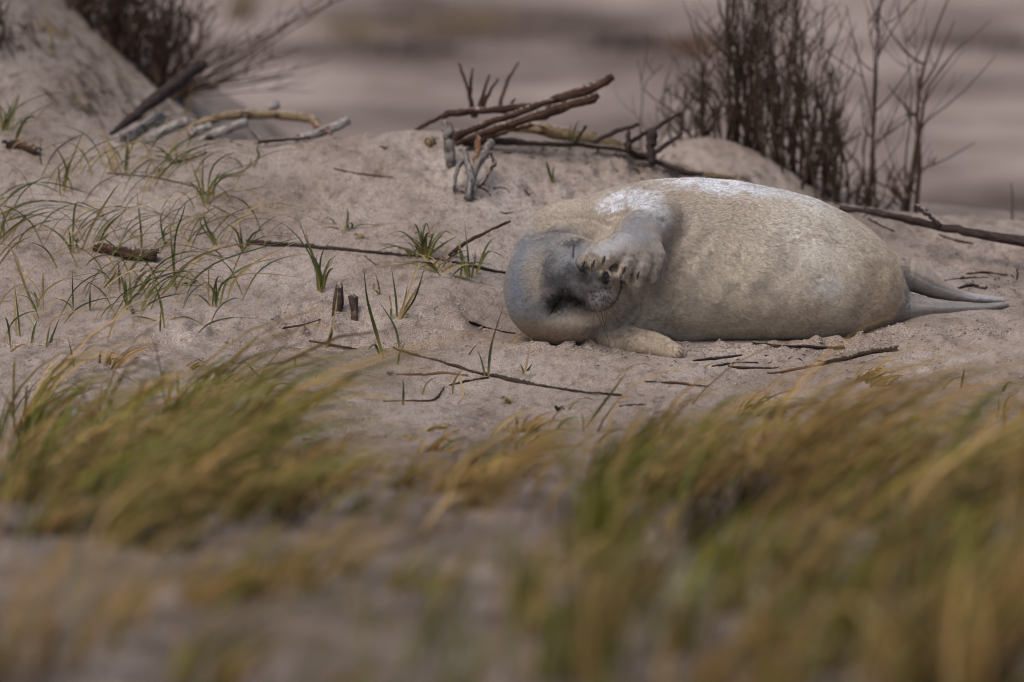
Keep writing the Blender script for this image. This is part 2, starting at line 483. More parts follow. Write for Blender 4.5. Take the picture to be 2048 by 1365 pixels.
class MB:
    def __init__(s):
        s.v, s.f, s.uv, s.c, s.n = [], [], [], [], 0

    def tube(s, path, radii, sides=7, rough=0.12, seed=0, flat=1.0, caps=True, color=None, jag=0.0):
        path = np.asarray(path, float); n = len(path)
        radii = np.interp(np.linspace(0, 1, n), np.linspace(0, 1, len(radii)), radii) if not np.isscalar(radii) else np.full(n, radii)
        tan = np.gradient(path, axis=0); tan /= np.linalg.norm(tan, axis=1, keepdims=True) + 1e-12
        up = np.array([0, 0, 1.0]) if abs(tan[0][2]) < 0.9 else np.array([0, 1.0, 0])
        a = np.cross(tan[0], up); a /= np.linalg.norm(a)
        g = np.random.default_rng(seed)
        length = np.concatenate([[0], np.cumsum(np.linalg.norm(np.diff(path, axis=0), axis=1))])
        ang = np.linspace(0, 2 * math.pi, sides, endpoint=False)
        rows = []
        m_ = max(3, n // 3)
        knob = 1 + rough * np.interp(np.linspace(0, 1, n), np.linspace(0, 1, m_), g.normal(size=m_))
        lump = np.stack([np.interp(np.linspace(0, 1, n), np.linspace(0, 1, m_), g.normal(size=m_)) for _ in range(sides)], -1)
        for i in range(n):
            a = a - tan[i] * (a @ tan[i]); a /= np.linalg.norm(a) + 1e-12
            b = np.cross(tan[i], a)
            rr = radii[i] * knob[i] * (1 + rough * 0.8 * lump[i])
            ring = path[i] + np.outer(np.cos(ang) * rr, a) + np.outer(np.sin(ang) * rr * flat, b)
            if jag and i in (0, n - 1):
                ring = ring + np.outer(g.uniform(-.3, 1.0, sides) * radii[i] * jag * (1 if i else -1), tan[i])
            rows.append(ring)
            for k in range(sides):
                s.uv.append((length[i] + seed % 13, k / sides * 2 if k <= sides / 2 else (sides - k) / sides * 2))
        base = s.n
        s.v.append(np.vstack(rows)); s.n += n * sides
        for i in range(n - 1):
            for k in range(sides):
                k2 = (k + 1) % sides
                s.f.append((base + i * sides + k, base + i * sides + k2, base + (i + 1) * sides + k2, base + (i + 1) * sides + k))
        if caps:
            s.f.append(tuple(base + k for k in range(sides - 1, -1, -1)))
            s.f.append(tuple(base + (n - 1) * sides + k for k in range(sides)))
        if color is not None:
            s.c.append(np.tile(np.asarray(color, float), (n * sides, 1)))
        return s

    def blade(s, path, width, c_base, c_mid, c_tip, twist=0.0, seed=0, side=None):
        """grass blade: folded ribbon, 3 vertices across"""
        path = np.asarray(path, float); n = len(path)
        tan = np.gradient(path, axis=0); tan /= np.linalg.norm(tan, axis=1, keepdims=True) + 1e-12
        t = np.linspace(0, 1, n)
        w = width * np.clip(np.minimum(0.55 + 1.6 * t, 1.0) * (1 - t ** 2.2) + 0.04, 0.05, 1)
        s0 = np.array(side if side is not None else [1.0, 0.25, 0.0])
        rows = []
        for i in range(n):
            sv = np.cross(tan[i], np.cross(s0, tan[i])); L = np.linalg.norm(sv)
            sv = sv / L if L > 1e-3 else np.array([0, 1.0, 0])
            nv = np.cross(tan[i], sv)
            th = twist * t[i]
            a = sv * math.cos(th) + nv * math.sin(th)
            nn = np.cross(tan[i], a)
            rows += [path[i] - a * w[i], path[i] + nn * w[i] * 0.45, path[i] + a * w[i]]
        base = s.n
        s.v.append(np.array(rows)); s.n += 3 * n
        for i in range(n - 1):
            o = base + 3 * i
            s.f += [(o, o + 1, o + 4, o + 3), (o + 1, o + 2, o + 5, o + 4)]
        cb, cm, ct = (np.asarray(c, float) for c in (c_base, c_mid, c_tip))
        tt = t[:, None]
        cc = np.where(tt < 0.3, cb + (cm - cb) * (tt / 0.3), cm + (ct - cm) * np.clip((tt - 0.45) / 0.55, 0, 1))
        s.c.append(np.repeat(cc, 3, axis=0))
        s.uv += [(0, 0)] * (3 * n)
        return s

    def build(s, name, mat, parent=None, **kw):
        return mk(name, np.vstack(s.v), s.f, mat, parent, cols=np.vstack(s.c) if s.c else None, uvs=np.array(s.uv), **kw)


# ------------------------------------------------------------------ the sand
def axis(parts):
    out = [np.arange(a, b, st) for a, b, st in parts]
    return np.concatenate(out)


def grow(start, step, end, k=1.18):
    r = []; x = start
    while abs(x) < abs(end):
        r.append(x); step *= k; x += step
    r.append(end)
    return np.array(r)


gx = np.concatenate([-grow(1.76, 0.02, 420)[::-1], np.arange(-1.75, 1.751, 0.008), grow(1.76, 0.02, 420)])
gy = np.concatenate([-grow(6.04, 0.05, 300)[::-1], np.arange(-6.0, -1.4, 0.032), np.arange(-1.4, 1.8, 0.0095), np.arange(1.8, 5, 0.025), grow(5.03, 0.03, 900, 1.09)])
GX, GY = np.meshgrid(gx, gy)
GZ = height(GX, GY)
nv, nu = GX.shape
idx = np.arange(nv * nu).reshape(nv, nu)
gfaces = np.stack([idx[:-1, :-1], idx[:-1, 1:], idx[1:, 1:], idx[1:, :-1]], -1).reshape(-1, 4)
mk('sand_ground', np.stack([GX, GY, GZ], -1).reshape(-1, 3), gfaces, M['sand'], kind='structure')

# crumbs of damp sand lying on the surface
ICO = [(0, 0, 1), (.894, 0, .447), (.276, .851, .447), (-.724, .526, .447), (-.724, -.526, .447), (.276, -.851, .447),
       (.724, .526, -.447), (-.276, .851, -.447), (-.894, 0, -.447), (-.276, -.851, -.447), (.724, -.526, -.447), (0, 0, -1)]
ICOF = [(0, 1, 2), (0, 2, 3), (0, 3, 4), (0, 4, 5), (0, 5, 1), (1, 6, 2), (2, 7, 3), (3, 8, 4), (4, 9, 5), (5, 10, 1),
        (2, 6, 7), (3, 7, 8), (4, 8, 9), (5, 9, 10), (1, 10, 6), (11, 7, 6), (11, 8, 7), (11, 9, 8), (11, 10, 9), (11, 6, 10)]
ICO = np.array(ICO)
cp = []
for (a, b, r, k) in TRACKS:
    for _ in range(34):
        an, rr = R.uniform(0, 6.283), r * R.uniform(0.6, 2.2)
        cp.append((a + rr * math.cos(an), b + 1.9 * rr * math.sin(an), R.choice([.0016, .002, .0024, .003, .004])))
for _ in range(1800):
    cp.append((R.uniform(-1.5, 1.5), R.uniform(-1.2, 1.6), abs(R.gauss(0, .0011)) + .0013))
for _ in range(700):
    x = R.uniform(-0.02, 1.1)
    cp.append((x, -0.07 + 0.16 * max(0, x - .5) + R.gauss(0, .025), abs(R.gauss(0, .0016)) + .0015))
cp = np.array(cp)
cz = height(cp[:, 0], cp[:, 1])
jit = NR.uniform(0.7, 1.3, (len(cp), 12, 1))
cv = ICO[None] * jit * cp[:, 2][:, None, None] * np.array([1.2, 1.2, 0.8]) + np.stack([cp[:, 0], cp[:, 1], cz + cp[:, 2] * 0.05], -1)[:, None, :]
cf = (np.array(ICOF)[None] + (np.arange(len(cp)) * 12)[:, None, None]).reshape(-1, 3)
ccol = np.repeat(np.array([0.34, 0.285, 0.255])[None] * NR.uniform(0.85, 1.2, (len(cp), 1)), 12, axis=0)
mk('sand_crumbs', cv.reshape(-1, 3), cf, M['crumb'], cols=ccol, kind='stuff', label='crumbs of damp sand strewn over the dune', cat='sand')

# ------------------------------------------------------------------ the seal pup
def smin(a, b, k):
    h = np.clip(0.5 + 0.5 * (b - a) / k, 0, 1)
    return b + (a - b) * h - k * h * (1 - h)


class Seal:
    pass


def ell(p, c, r, ax=None):
    q = p - c
    if ax is not None:
        q = q @ ax
    k0 = np.sqrt(((q / r) ** 2).sum(-1))
    k1 = np.sqrt(((q / (np.asarray(r) ** 2)) ** 2).sum(-1))
    return k0 * (k0 - 1) / np.maximum(k1, 1e-6)


def cone(p, a, b, ra, rb, sq=None):
    ba = b - a
    q = p - a
    h = np.clip((q @ ba) / (ba @ ba), 0, 1)
    d = q - h[:, None] * ba
    if sq is not None:          # squash along direction sq[0] by factor sq[1]
        n, f = sq
        dn = d @ n
        d = d + np.outer(dn * (f - 1), n)
    return np.sqrt((d * d).sum(-1)) - (ra + (rb - ra) * h)


rows = [  # px, top py, low py, yc, hy
    (1018, 585, 600, .17, .02), (1024, 545, 630, .17, .05), (1036, 512, 650, .175, .08), (1070, 457, 675, .18, .12), (1110, 426, 690, .185, .145),
    (1160, 400, 700, .19, .165), (1220, 378, 703, .195, .185), (1290, 364, 704, .20, .20), (1390, 357, 704, .205, .21), (1480, 365, 702, .21, .212),
    (1560, 380, 700, .22, .208), (1634, 400, 696, .23, .20), (1690, 427, 690, .245, .185), (1740, 460, 680, .255, .165), (1775, 494, 665, .262, .14),
    (1797, 528, 648, .265, .11), (1808, 556, 632, .268, .075), (1814, 585, 606, .27, .03)]
bx = []; bt = []; bb = []; by = []; bh = []
for (px, t, l, yc, hy) in rows:
    pt = P(px, t, yc); pl = P(px, l, max(yc - 0.75 * hy, -.01))
    bx.append(pt[0]); bt.append(pt[2]); bb.append(min(pl[2], pt[2] - .004)); by.append(yc); bh.append(hy)
GB = np.linspace(bx[0], bx[-1], 900)


def _tab(v, sig=6):
    g, o = smooth_table(bx, v, bx[0], bx[-1], 900, sig)
    return o


BT, BB, BY, BH = _tab(bt), _tab(bb), _tab(by), _tab(bh)

# (px, py, Y, radius)
def pt4(px, py, Y):
    return P(px, py, Y)


HEADC = pt4(1128, 583, .06)
MUZ_AX = np.array([0.58, -0.80, -0.02]); MUZ_AX /= np.linalg.norm(MUZ_AX)
arm = [(1330, 452, .075, .066), (1302, 452, .005, .058), (1280, 474, -.052, .052), (1264, 498, -.095, .048)]
digits = [[(1250, 492, -.100, .030), (1200, 502, -.137, .0215), (1166, 526, -.145, .0165)],
          [(1254, 496, -.112, .030), (1213, 508, -.149, .0185), (1187, 530, -.156, .0122)],
          [(1260, 500, -.118, .031), (1231, 511, -.152, .0190), (1210, 526, -.158, .0122)],
          [(1268, 502, -.120, .032), (1255, 526, -.149, .0205), (1245, 549, -.152, .0135)],
          [(1282, 502, -.110, .034), (1283, 533, -.138, .0225), (1273, 563, -.138, .0145)],
          [(1294, 500, -.095, .036), (1310, 522, -.112, .0235), (1302, 552, -.116, .0155)]]
hind_a = [(1768, 536, .275, .040), (1826, 552, .30, .0365), (1868, 574, .315, .0260), (1910, 589.5, .335, .0155), (1960, 598, .365, .0100), (2004, 603, .395, .0070)]
hind_b = [(1790, 615, .235, .044), (1836, 617, .245, .0285), (1880, 617, .265, .0200), (1922, 618, .295, .0135), (1970, 615, .335, .0085), (2012, 610, .375, .0055)]
fore_b = [(1215, 672, .00, .040), (1265, 684, -.06, .031), (1315, 692, -.115, .0255), (1352, 706, -.160, .0175)]


def chain(rows):
    return [(pt4(a, b, c), r) for a, b, c, r in rows]


ARM, HA, HB, FB = chain(arm), chain(hind_a), chain(hind_b), chain(fore_b)
DIG = [chain(d) for d in digits]
_nup = np.array([0, -0.75, 0.66])


def dense(ch, n):
    a = catmull([np.append(c, r) for c, r in ch], n)
    return [(q[:3], max(q[3], .003)) for q in a]


HA, HB, FB, ARM = dense(HA, 14), dense(HB, 14), dense(FB, 9), dense(ARM, 8)
DIG = [dense(d_, 7) for d_ in DIG]


def chain_d(p, ch, sq=None):
    f = None
    for (a, ra), (b, rb) in zip(ch[:-1], ch[1:]):
        c = cone(p, a, b, ra, rb, sq)
        f = c if f is None else np.minimum(f, c)
    return f


def near_box(p, lo, hi, mg=.05):
    return np.where(((p > lo - mg) & (p < hi + mg)).all(1))[0]


def add(d, p, fn, lo, hi, k):
    i = near_box(p, lo, hi)
    if len(i):
        d[i] = smin(d[i], fn(p[i]), k)
    return d


def ch_box(*chs):
    c = np.array([q for ch in chs for q, _ in ch]); r = max(r for ch in chs for _, r in ch) * 1.6
    return c.min(0) - r, c.max(0) + r


_SY = (np.array([0, 1.0, 0]), 0.62)


def _head(p):
    h = ell(p, HEADC, (.128, .135, .129))
    h = smin(h, ell(p, pt4(1085, 575, .06), (.082, .105, .105)), .03)          # crown
    h = smin(h, ell(p, pt4(1160, 566, -.020), (.082, .088, .070)), .035)       # muzzle root
    return h


def _muzzle(p):
    m = chain_d(p, [(pt4(1140, 566, -.055), .060), (pt4(1172, 566, -.100), .046), (pt4(1192, 563, -.125), .036)])
    m = smin(m, ell(p, pt4(1203, 592, -.118), (.032, .038, .033)), .022)       # lower whisker pad
    m = smin(m, ell(p, pt4(1227, 545, -.108), (.022, .036, .028)), .016)       # upper pad
    m = smin(m, ell(p, pt4(1211, 555, -.150), (.0165, .018, .0175)), .012)     # nose
    return m


def _hand(p):
    h = None
    for dg in DIG:
        g = chain_d(p, dg)
        h = g if h is None else smin(h, g, .0085)
    return smin(chain_d(p, ARM), h, .016)


_E = lambda c, r: (lambda p: ell(p, c, r))
PIECES = []
for c, r, k in [(pt4(1320, 560, .13), (.15, .13, .145), .05), (pt4(1255, 620, .06), (.10, .10, .085), .04), (pt4(1135, 515, .15), (.125, .12, .125), .04)]:
    PIECES.append((_E(c, r), c - np.array(r), c + np.array(r), k))
PIECES.append((_head, HEADC - .16, HEADC + .16, .022))
for c, r, k in [(pt4(1210, 582, -.055), (.050, .06, .055), .02)]:
    PIECES.append((_E(c, r), c - np.array(r), c + np.array(r), k))
PIECES.append((_muzzle, pt4(1195, 568, -.1) - .09, pt4(1195, 568, -.1) + .09, .016))
c, r = pt4(1150, 640, -.005), (.08, .07, .05)
PIECES.append((_E(c, r), c - np.array(r), c + np.array(r), .03))
PIECES.append((_hand, *ch_box(ARM, *DIG), .018))
PIECES.append((lambda p: chain_d(p, FB), *ch_box(FB), .012))
PIECES.append((lambda p: smin(chain_d(p, HA, _SY), chain_d(p, HB, _SY), .0035), *ch_box(HA, HB), .013))


def sdf(p):
    x = np.clip(p[:, 0], GB[0], GB[-1])
    top, bot, yc, hy = (np.interp(x, GB, t) for t in (BT, BB, BY, BH))
    zc, hz = (top + bot) / 2, np.maximum((top - bot) / 2, .002)
    hy = np.maximum(hy, .004)
    rho = (np.abs((p[:, 2] - zc) / hz) ** 2.25 + np.abs((p[:, 1] - yc) / hy) ** 2.25) ** (1 / 2.25)
    d = (rho - 1) * np.minimum(hz, hy) * 0.85
    over = np.maximum(GB[0] - p[:, 0], p[:, 0] - GB[-1])
    d = np.where(over > 0, np.sqrt(np.maximum(d, 0) ** 2 + over ** 2), d)
    for fn, lo, hi, k in PIECES:
        d = add(d, p, fn, lo, hi, k)
    return d


def surface_nets(lo, hi, h):
    n = np.ceil((hi - lo) / h).astype(int) + 1
    xs, ys, zs = (lo[i] + np.arange(n[i]) * h for i in range(3))
    f = np.empty(n, np.float32)
    Yg, Zg = np.meshgrid(ys, zs, indexing='ij')
    yz = np.stack([Yg.ravel(), Zg.ravel()], -1)
    step = 12
    for i in range(0, n[0], step):
        xx = xs[i:i + step]
        p = np.concatenate([np.repeat(xx, len(yz))[:, None], np.tile(yz, (len(xx), 1))], 1)
        f[i:i + step] = sdf(p).reshape(len(xx), n[1], n[2])
    s = f < 0
    c = n - 1
    cnt = np.zeros(c, np.int32)
    for dx in (0, 1):
        for dy in (0, 1):
            for dz in (0, 1):
                cnt += s[dx:dx + c[0], dy:dy + c[1], dz:dz + c[2]]
    act = (cnt > 0) & (cnt < 8)
    ci = np.argwhere(act)
    vid = -np.ones(c, np.int64); vid[act] = np.arange(len(ci))
    acc = np.zeros((len(ci), 3)); num = np.zeros(len(ci))
    for ax in range(3):
        o1, o2 = [a for a in range(3) if a != ax]
        for a in (0, 1):
            for b in (0, 1):
                off = np.zeros(3, int); off[o1] = a; off[o2] = b
                i0 = ci + off
                i1 = i0.copy(); i1[:, ax] += 1
                f0 = f[tuple(i0.T)]; f1 = f[tuple(i1.T)]
                cr = (f0 < 0) != (f1 < 0)
                t = np.where(cr, f0 / np.where(f0 - f1 == 0, 1, f0 - f1), 0)
                pp = i0.astype(float); pp[:, ax] += t
                acc += pp * cr[:, None]; num += cr
    v = lo + (acc / num[:, None]) * h
    faces = []
    for ax in range(3):
        o1, o2 = (ax + 1) % 3, (ax + 2) % 3
        sl0 = [slice(None)] * 3; sl1 = [slice(None)] * 3
        sl0[ax] = slice(0, -1); sl1[ax] = slice(1, None)
        ch = s[tuple(sl0)] != s[tuple(sl1)]
        e = np.argwhere(ch)
        e = e[(e[:, o1] > 0) & (e[:, o2] > 0) & (e[:, o1] < c[o1]) & (e[:, o2] < c[o2])]
        q = []
        for (a, b) in ((1, 1), (0, 1), (0, 0), (1, 0)):
            k = e.copy(); k[:, o1] -= a; k[:, o2] -= b
            q.append(vid[tuple(k.T)])
        q = np.stack(q, -1)
        flip = ~s[tuple(e.T)]
        q[flip] = q[flip][:, ::-1]
        faces.append(q)
    return v, np.vstack(faces)


def grad(p, e=.0015):
    g = np.empty_like(p)
    for i in range(3):
        d = np.zeros(3); d[i] = e
        g[:, i] = (sdf(p + d) - sdf(p - d)) / (2 * e)
    return g


def project(v, it=3):
    for _ in range(it):
        g = grad(v)
        st = (sdf(v) / np.maximum((g * g).sum(-1), .15))[:, None] * g
        L = np.linalg.norm(st, axis=1, keepdims=True)
        v = v - st * np.minimum(1, .006 / np.maximum(L, 1e-9))
    return v


def subdiv(v, q):
    e = np.sort(np.concatenate([q[:, [0, 1]], q[:, [1, 2]], q[:, [2, 3]], q[:, [3, 0]]]), 1)
    ue, inv = np.unique(e[:, 0] * (len(v) + 1) + e[:, 1], return_inverse=True)
    ea, eb = ue // (len(v) + 1), ue % (len(v) + 1)
    em = (v[ea] + v[eb]) / 2
    fm = v[q].mean(1)
    n, m = len(v), len(q)
    inv = inv.reshape(4, m) + n
    fi = n + len(em) + np.arange(m)
    nf = [np.stack([q[:, k], inv[k], fi, inv[(k - 1) % 4]], -1) for k in range(4)]
    return np.vstack([v, em, fm]), np.vstack(nf)


SV, SF = surface_nets(np.array([-.04, -.20, -.06]), np.array([1.18, .46, .43]), .0055)
SV = project(SV, 1)
SV, SF = subdiv(SV, SF)
SV = project(SV, 1)


def vnormals(v, q):
    fn = np.cross(v[q[:, 2]] - v[q[:, 0]], v[q[:, 3]] - v[q[:, 1]])
    n = np.zeros_like(v)
    for k in range(4):
        np.add.at(n, q[:, k], fn)
    return n / (np.linalg.norm(n, axis=1, keepdims=True) + 1e-12)


SN = vnormals(SV, SF)


def seg_dist(px, py, poly):
    poly = np.asarray(poly, float)
    best = np.full(px.shape, 1e9)
    for (a, b) in zip(poly[:-1], poly[1:]):
        d = b - a
        t = np.clip(((px - a[0]) * d[0] + (py - a[1]) * d[1]) / (d @ d), 0, 1)
        best = np.minimum(best, np.hypot(px - a[0] - t * d[0], py - a[1] - t * d[1]))
    return best


MOUTH = [(1243, 546), (1242, 572), (1234, 597), (1220, 614), (1200, 622), (1176, 620), (1156, 612)]
EYE_U = [(1149, 492), (1147, 503), (1147, 516)]
EYE_L = [(1104, 626), (1113, 610), (1124, 596)]
NOSTRIL_A = [(1207, 545), (1214, 548), (1219, 556)]
NOSTRIL_B = [(1203, 556), (1209, 560), (1214, 569)]
FOLDS = [([(1262, 560), (1268, 600), (1254, 635), (1220, 656), (1180, 664)], 7, .0100), ([(1290, 590), (1287, 630), (1258, 664), (1226, 678)], 8, .0100),
         ([(1060, 478), (1095, 466), (1140, 466), (1185, 480)], 6, .007), ([(1072, 462), (1110, 440), (1170, 438), (1215, 452)], 8, .0055), ([(1130, 418), (1180, 412), (1225, 420)], 9, .0045), ([(1822, 546), (1868, 571), (1950, 597)], 3, .0018), ([(1835, 533), (1880, 562), (1930, 587)], 2.6, .0012), ([(1815, 606), (1880, 611), (1990, 610)], 3, .0015), ([(1815, 630), (1870, 626), (1950, 620)], 3, .0015), ([(1700, 640), (1745, 600), (1760, 540)], 16, .003), ([(1300, 640), (1350, 660), (1420, 668)], 12, .004),
         ([(1247, 436), (1238, 455), (1226, 472)], 5, .004), ([(1330, 440), (1346, 470), (1342, 510), (1325, 545)], 7, .005), ([(1345, 548), (1390, 508), (1425, 468)], 13, .0045),
         ([(1160, 480), (1140, 482), (1122, 490)], 3.5, .0025), ([(1163, 505), (1155, 520), (1142, 528)], 3.5, .002),
         ([(1262, 422), (1290, 416), (1318, 428)], 4, .0025), ([(1268, 434), (1300, 430), (1326, 446)], 4, .0022),
         ([(1240, 682), (1275, 664), (1305, 668), (1345, 686)], 5, .003)]
DSC = NR.uniform
sx, sy = unproj(SV)
front = sstep(0.25, -0.05, SN[:, 1] * -1 * -1) if False else sstep(0.05, 0.4, -SN[:, 1])
disp = np.zeros(len(SV))
hd = front * (SV[:, 1] < .12)
disp -= .0045 * np.exp(-(seg_dist(sx, sy, MOUTH) / 2.2) ** 2) * hd
disp -= .0045 * np.exp(-(seg_dist(sx, sy, EYE_U) / 2.4) ** 2) * hd
disp -= .0030 * np.exp(-(seg_dist(sx, sy, EYE_L) / 3.0) ** 2) * hd
disp -= .0060 * np.exp(-(seg_dist(sx, sy, NOSTRIL_A) / 2.4) ** 2) * hd
disp -= .0050 * np.exp(-(seg_dist(sx, sy, NOSTRIL_B) / 2.0) ** 2) * hd
for poly, w, amp in FOLDS:
    disp -= amp * np.exp(-(seg_dist(sx, sy, poly) / w) ** 2) * front
disp -= .0035 * np.exp(-(((sx - 1112) / 20) ** 2 + ((sy - 606) / 20) ** 2)) * hd       # eye sockets
disp -= .005 * np.exp(-(((sx - 1146) / 18) ** 2 + ((sy - 503) / 16) ** 2)) * hd
disp -= .004 * np.exp(-(((sx - 1640) / 7) ** 2 + ((sy - 556) / 4) ** 2)) * front      # navel dimple
disp += .0016 * noise(SV[:, 0] * 14, SV[:, 1] * 14, SV[:, 2] * 14) + .0006 * noise(SV[:, 0] * 55, SV[:, 1] * 55, SV[:, 2] * 55)
SV = SV + SN * disp[:, None]
SN = vnormals(SV, SF)

DOTS = []
_g = np.random.default_rng(8)
for i in range(5):
    for j in range(6):
        u = 1178 + j * 8.2 + (i % 2) * 4 + _g.normal() * 1.2
        w = 573 + i * 9 + j * 0.6 + _g.normal() * 1.2
        if ((u - 1204) / 24) ** 2 + ((w - 594) / 25) ** 2 < 1.0:
            DOTS.append((u, w))


def paint(v, fine=True, ragged=0.0):
    """the pup's coat colours, written in its own side view"""
    px, py = unproj(v)
    n1 = noise(v[:, 0] * 16, v[:, 1] * 16, v[:, 2] * 16); n2_ = noise(v[:, 0] * 45, v[:, 1] * 45, v[:, 2] * 45)
    n3 = noise(v[:, 0] * 130, v[:, 1] * 130, v[:, 2] * 130)
    jr = NR.normal(size=(2, len(v))) * ragged
    wx, wy = px + 11 * n1 + 8 * n2_ + jr[0], py + 9 * noise(v[:, 0] * 16 + 7, v[:, 1] * 16, v[:, 2] * 16) + 8 * n3 + jr[1]
    fx, fy = px + 3 * n2_ + 4 * n3 + jr[0] * .35, py + 5 * n3 + jr[1] * .35
    c = np.empty((len(v), 3)); c[:] = (0.49, 0.420, 0.352)                # sandy coat

    def lay(mask, rgb, amt=1.0):
        nonlocal c
        mm = np.clip(mask * amt, 0, 1)[:, None]
        c = c * (1 - mm) + np.asarray(rgb) * mm

    def blob(cx, cy, rx, ry, soft=.5, rot=0, face=False):
        dx, dy = (fx if face else wx) - cx, (fy if face else wy) - cy
        a = math.radians(rot); ca, sa = math.cos(a), math.sin(a)
        u, w = dx * ca + dy * sa, -dx * sa + dy * ca
        return 1 - sstep(1 - soft, 1 + soft, np.sqrt((u / rx) ** 2 + (w / ry) ** 2))

    lay(blob(1560, 550, 200, 130, .6), (0.72, 0.65, 0.545), .95)            # cream belly
    lay(blob(1440, 630, 180, 64, .6), (0.69, 0.62, 0.51), .9)
    lay(blob(1610, 470, 70, 70, .8), (0.70, 0.67, 0.63), .7)
    lay(blob(1650, 575, 30, 26, .8), (0.74, 0.72, 0.71), .7)
    lay(blob(1775, 600, 42, 80, .6), (0.58, 0.47, 0.34), .8)
    lay(sstep(-16, -2, px - np.interp(py, [485, 510, 532, 573, 602, 646, 660], [1782, 1793, 1802, 1811, 1807, 1782, 1770])), (0.68, 0.60, 0.47), .7)                 # yellowish rump
    lay(blob(1500, 600, 80, 80, .8) * np.clip(n2_ * 2.0, 0, 1), (0.34, 0.30, 0.26), .5)
    lay(blob(1455, 560, 140, 80, .8) * np.clip(noise(v[:, 0] * 34, v[:, 1] * 9, v[:, 2] * 16) * 2, 0, 1), (0.36, 0.315, 0.27), .45)
    lay(blob(1700, 640, 80, 40, .8) * np.clip(n1 * 2, 0, 1), (0.40, 0.33, 0.25), .4)
    # damp sandy band from the neck over the flank
    lay(blob(1180, 430, 110, 40, .5, -25), (0.42, 0.358, 0.305), .8)
    lay(blob(1420, 440, 100, 50, .7, 10), (0.44, 0.378, 0.322), .75)
    # dry white fur on back and shoulder, bluish sky light painted into it
    lay(np.clip(.92 + 1.1 * n2_ + .7 * n3, 0, 1) * blob(1450, 360, 150, 32, .35, 4), (0.79, 0.81, 0.86), .96)
    lay(blob(1600, 388, 90, 14, .8, 22), (0.78, 0.79, 0.82), .7)
    lay(np.clip(.92 + 1.1 * n2_ + .7 * n3, 0, 1) * blob(1262, 404, 62, 22, .3, -10), (0.77, 0.79, 0.85), .96)
    lay(blob(1312, 430, 24, 30, .7, -30), (0.66, 0.68, 0.73), .85)
    fl_g = sstep(.03, -.03, v[:, 1]) * (1 - sstep(-.06, -.03, v[:, 1]) * sstep(505, 525, py))
    # flipper
    lay(fl_g * blob(1278, 462, 46, 36, .45, -35), (0.29, 0.29, 0.308))
    lay(fl_g * blob(1322, 474, 16, 46, .6, -10), (0.36, 0.34, 0.335), .8)
    lay(fl_g * blob(1205, 500, 52, 18, .6, -12), (0.44, 0.445, 0.47), .95)
    lay(fl_g * blob(1166, 528, 14, 15, .5, 0, True), (0.50, 0.38, 0.25), .9)
    lay(fl_g * blob(1200, 522, 34, 7, .6, 0, True), (0.38, 0.32, 0.26), .8)
    lay(fl_g * blob(1280, 516, 54, 22, .6), (0.345, 0.315, 0.295), .95)
    lay(fl_g * blob(1284, 552, 30, 14, .6), (0.34, 0.31, 0.295), .85)
    lay(fl_g * np.clip(n3 * 2.2, 0, 1) * sstep(495, 515, py), (0.17, 0.14, 0.12), .7)
    hand = blob(1235, 510, 85, 45, .3, 12, True) * (v[:, 1] < -.085)
    # head
    hm = blob(1120, 575, 104, 98, .30) * (1 - hand)

    def face_(cx, cy, rx, ry, soft, rot, rgb, amt):
        lay(blob(cx, cy, rx, ry, soft, rot, True) * (1 - hand), rgb, amt)

    lay(hm, (0.25, 0.250, 0.260), .92)
    face_(1042, 555, 22, 95, .7, 8, (0.25, 0.285, 0.35), .9)  # blue-grey crown rim, its lit edge put into the colour
    face_(1072, 550, 24, 45, .7, 0, (0.40, 0.345, 0.29), .8)
    face_(1085, 478, 52, 13, .7, -16, (0.19, 0.20, 0.23), .8)
    face_(1146, 504, 22, 22, .6, 0, (0.22, 0.23, 0.25), .9)
    face_(1150, 487, 22, 6, .7, -8, (0.075, 0.07, 0.07), .9)
    face_(1098, 540, 16, 34, .6, 10, (0.11, 0.11, 0.12), .85)
    face_(1120, 560, 30, 16, .6, -20, (0.055, 0.055, 0.060), .9)
    face_(1140, 540, 22, 14, .6, 10, (0.075, 0.075, 0.083), .9)
    face_(1122, 532, 16, 10, .6, 0, (0.19, 0.19, 0.205), .8)
    face_(1120, 600, 36, 21, .65, -38, (0.036, 0.034, 0.037), 1)
    face_(1106, 616, 16, 12, .5, -60, (0.028, 0.027, 0.029), .85)
    face_(1135, 583, 18, 10, .6, 0, (0.05, 0.049, 0.052), .9)
    face_(1154, 602, 24, 9, .5, 12, (0.022, 0.021, 0.022), .95)
    face_(1066, 630, 40, 20, .7, 34, (0.30, 0.305, 0.325), .8)
    face_(1174, 558, 24, 18, .6, 10, (0.040, 0.038, 0.040), .95)
    face_(1160, 577, 14, 10, .6, 0, (0.16, 0.15, 0.152), .85)
    face_(1180, 590, 14, 14, .6, 0, (0.085, 0.078, 0.080), .85)
    face_(1206, 599, 24, 20, .45, 0, (0.30, 0.272, 0.272), 1)
    face_(1200, 578, 20, 7, .6, -10, (0.10, 0.09, 0.088), .9)
    face_(1209, 555, 17, 14, .4, 0, (0.012, 0.012, 0.014), 1)
    face_(1234, 546, 9, 20, .5, 0, (0.30, 0.29, 0.295), .9)
    face_(1175, 640, 78, 17, .6, -8, (0.56, 0.49, 0.41), .9)
    face_(1110, 668, 90, 22, .6, 10, (0.36, 0.285, 0.205), .85)
    face_(1245, 640, 34, 46, .6, 30, (0.50, 0.455, 0.40), .8)
    # hind flippers: bare grey skin, sandy along the upper edge
    hf = sstep(-2, 3, px + 2 * n2_ + jr[0] * .5 - np.interp(py, [485, 510, 532, 573, 602, 646, 660], [1782, 1793, 1802, 1811, 1807, 1782, 1770]))
    lay(hf, (0.27, 0.258, 0.256), .97)
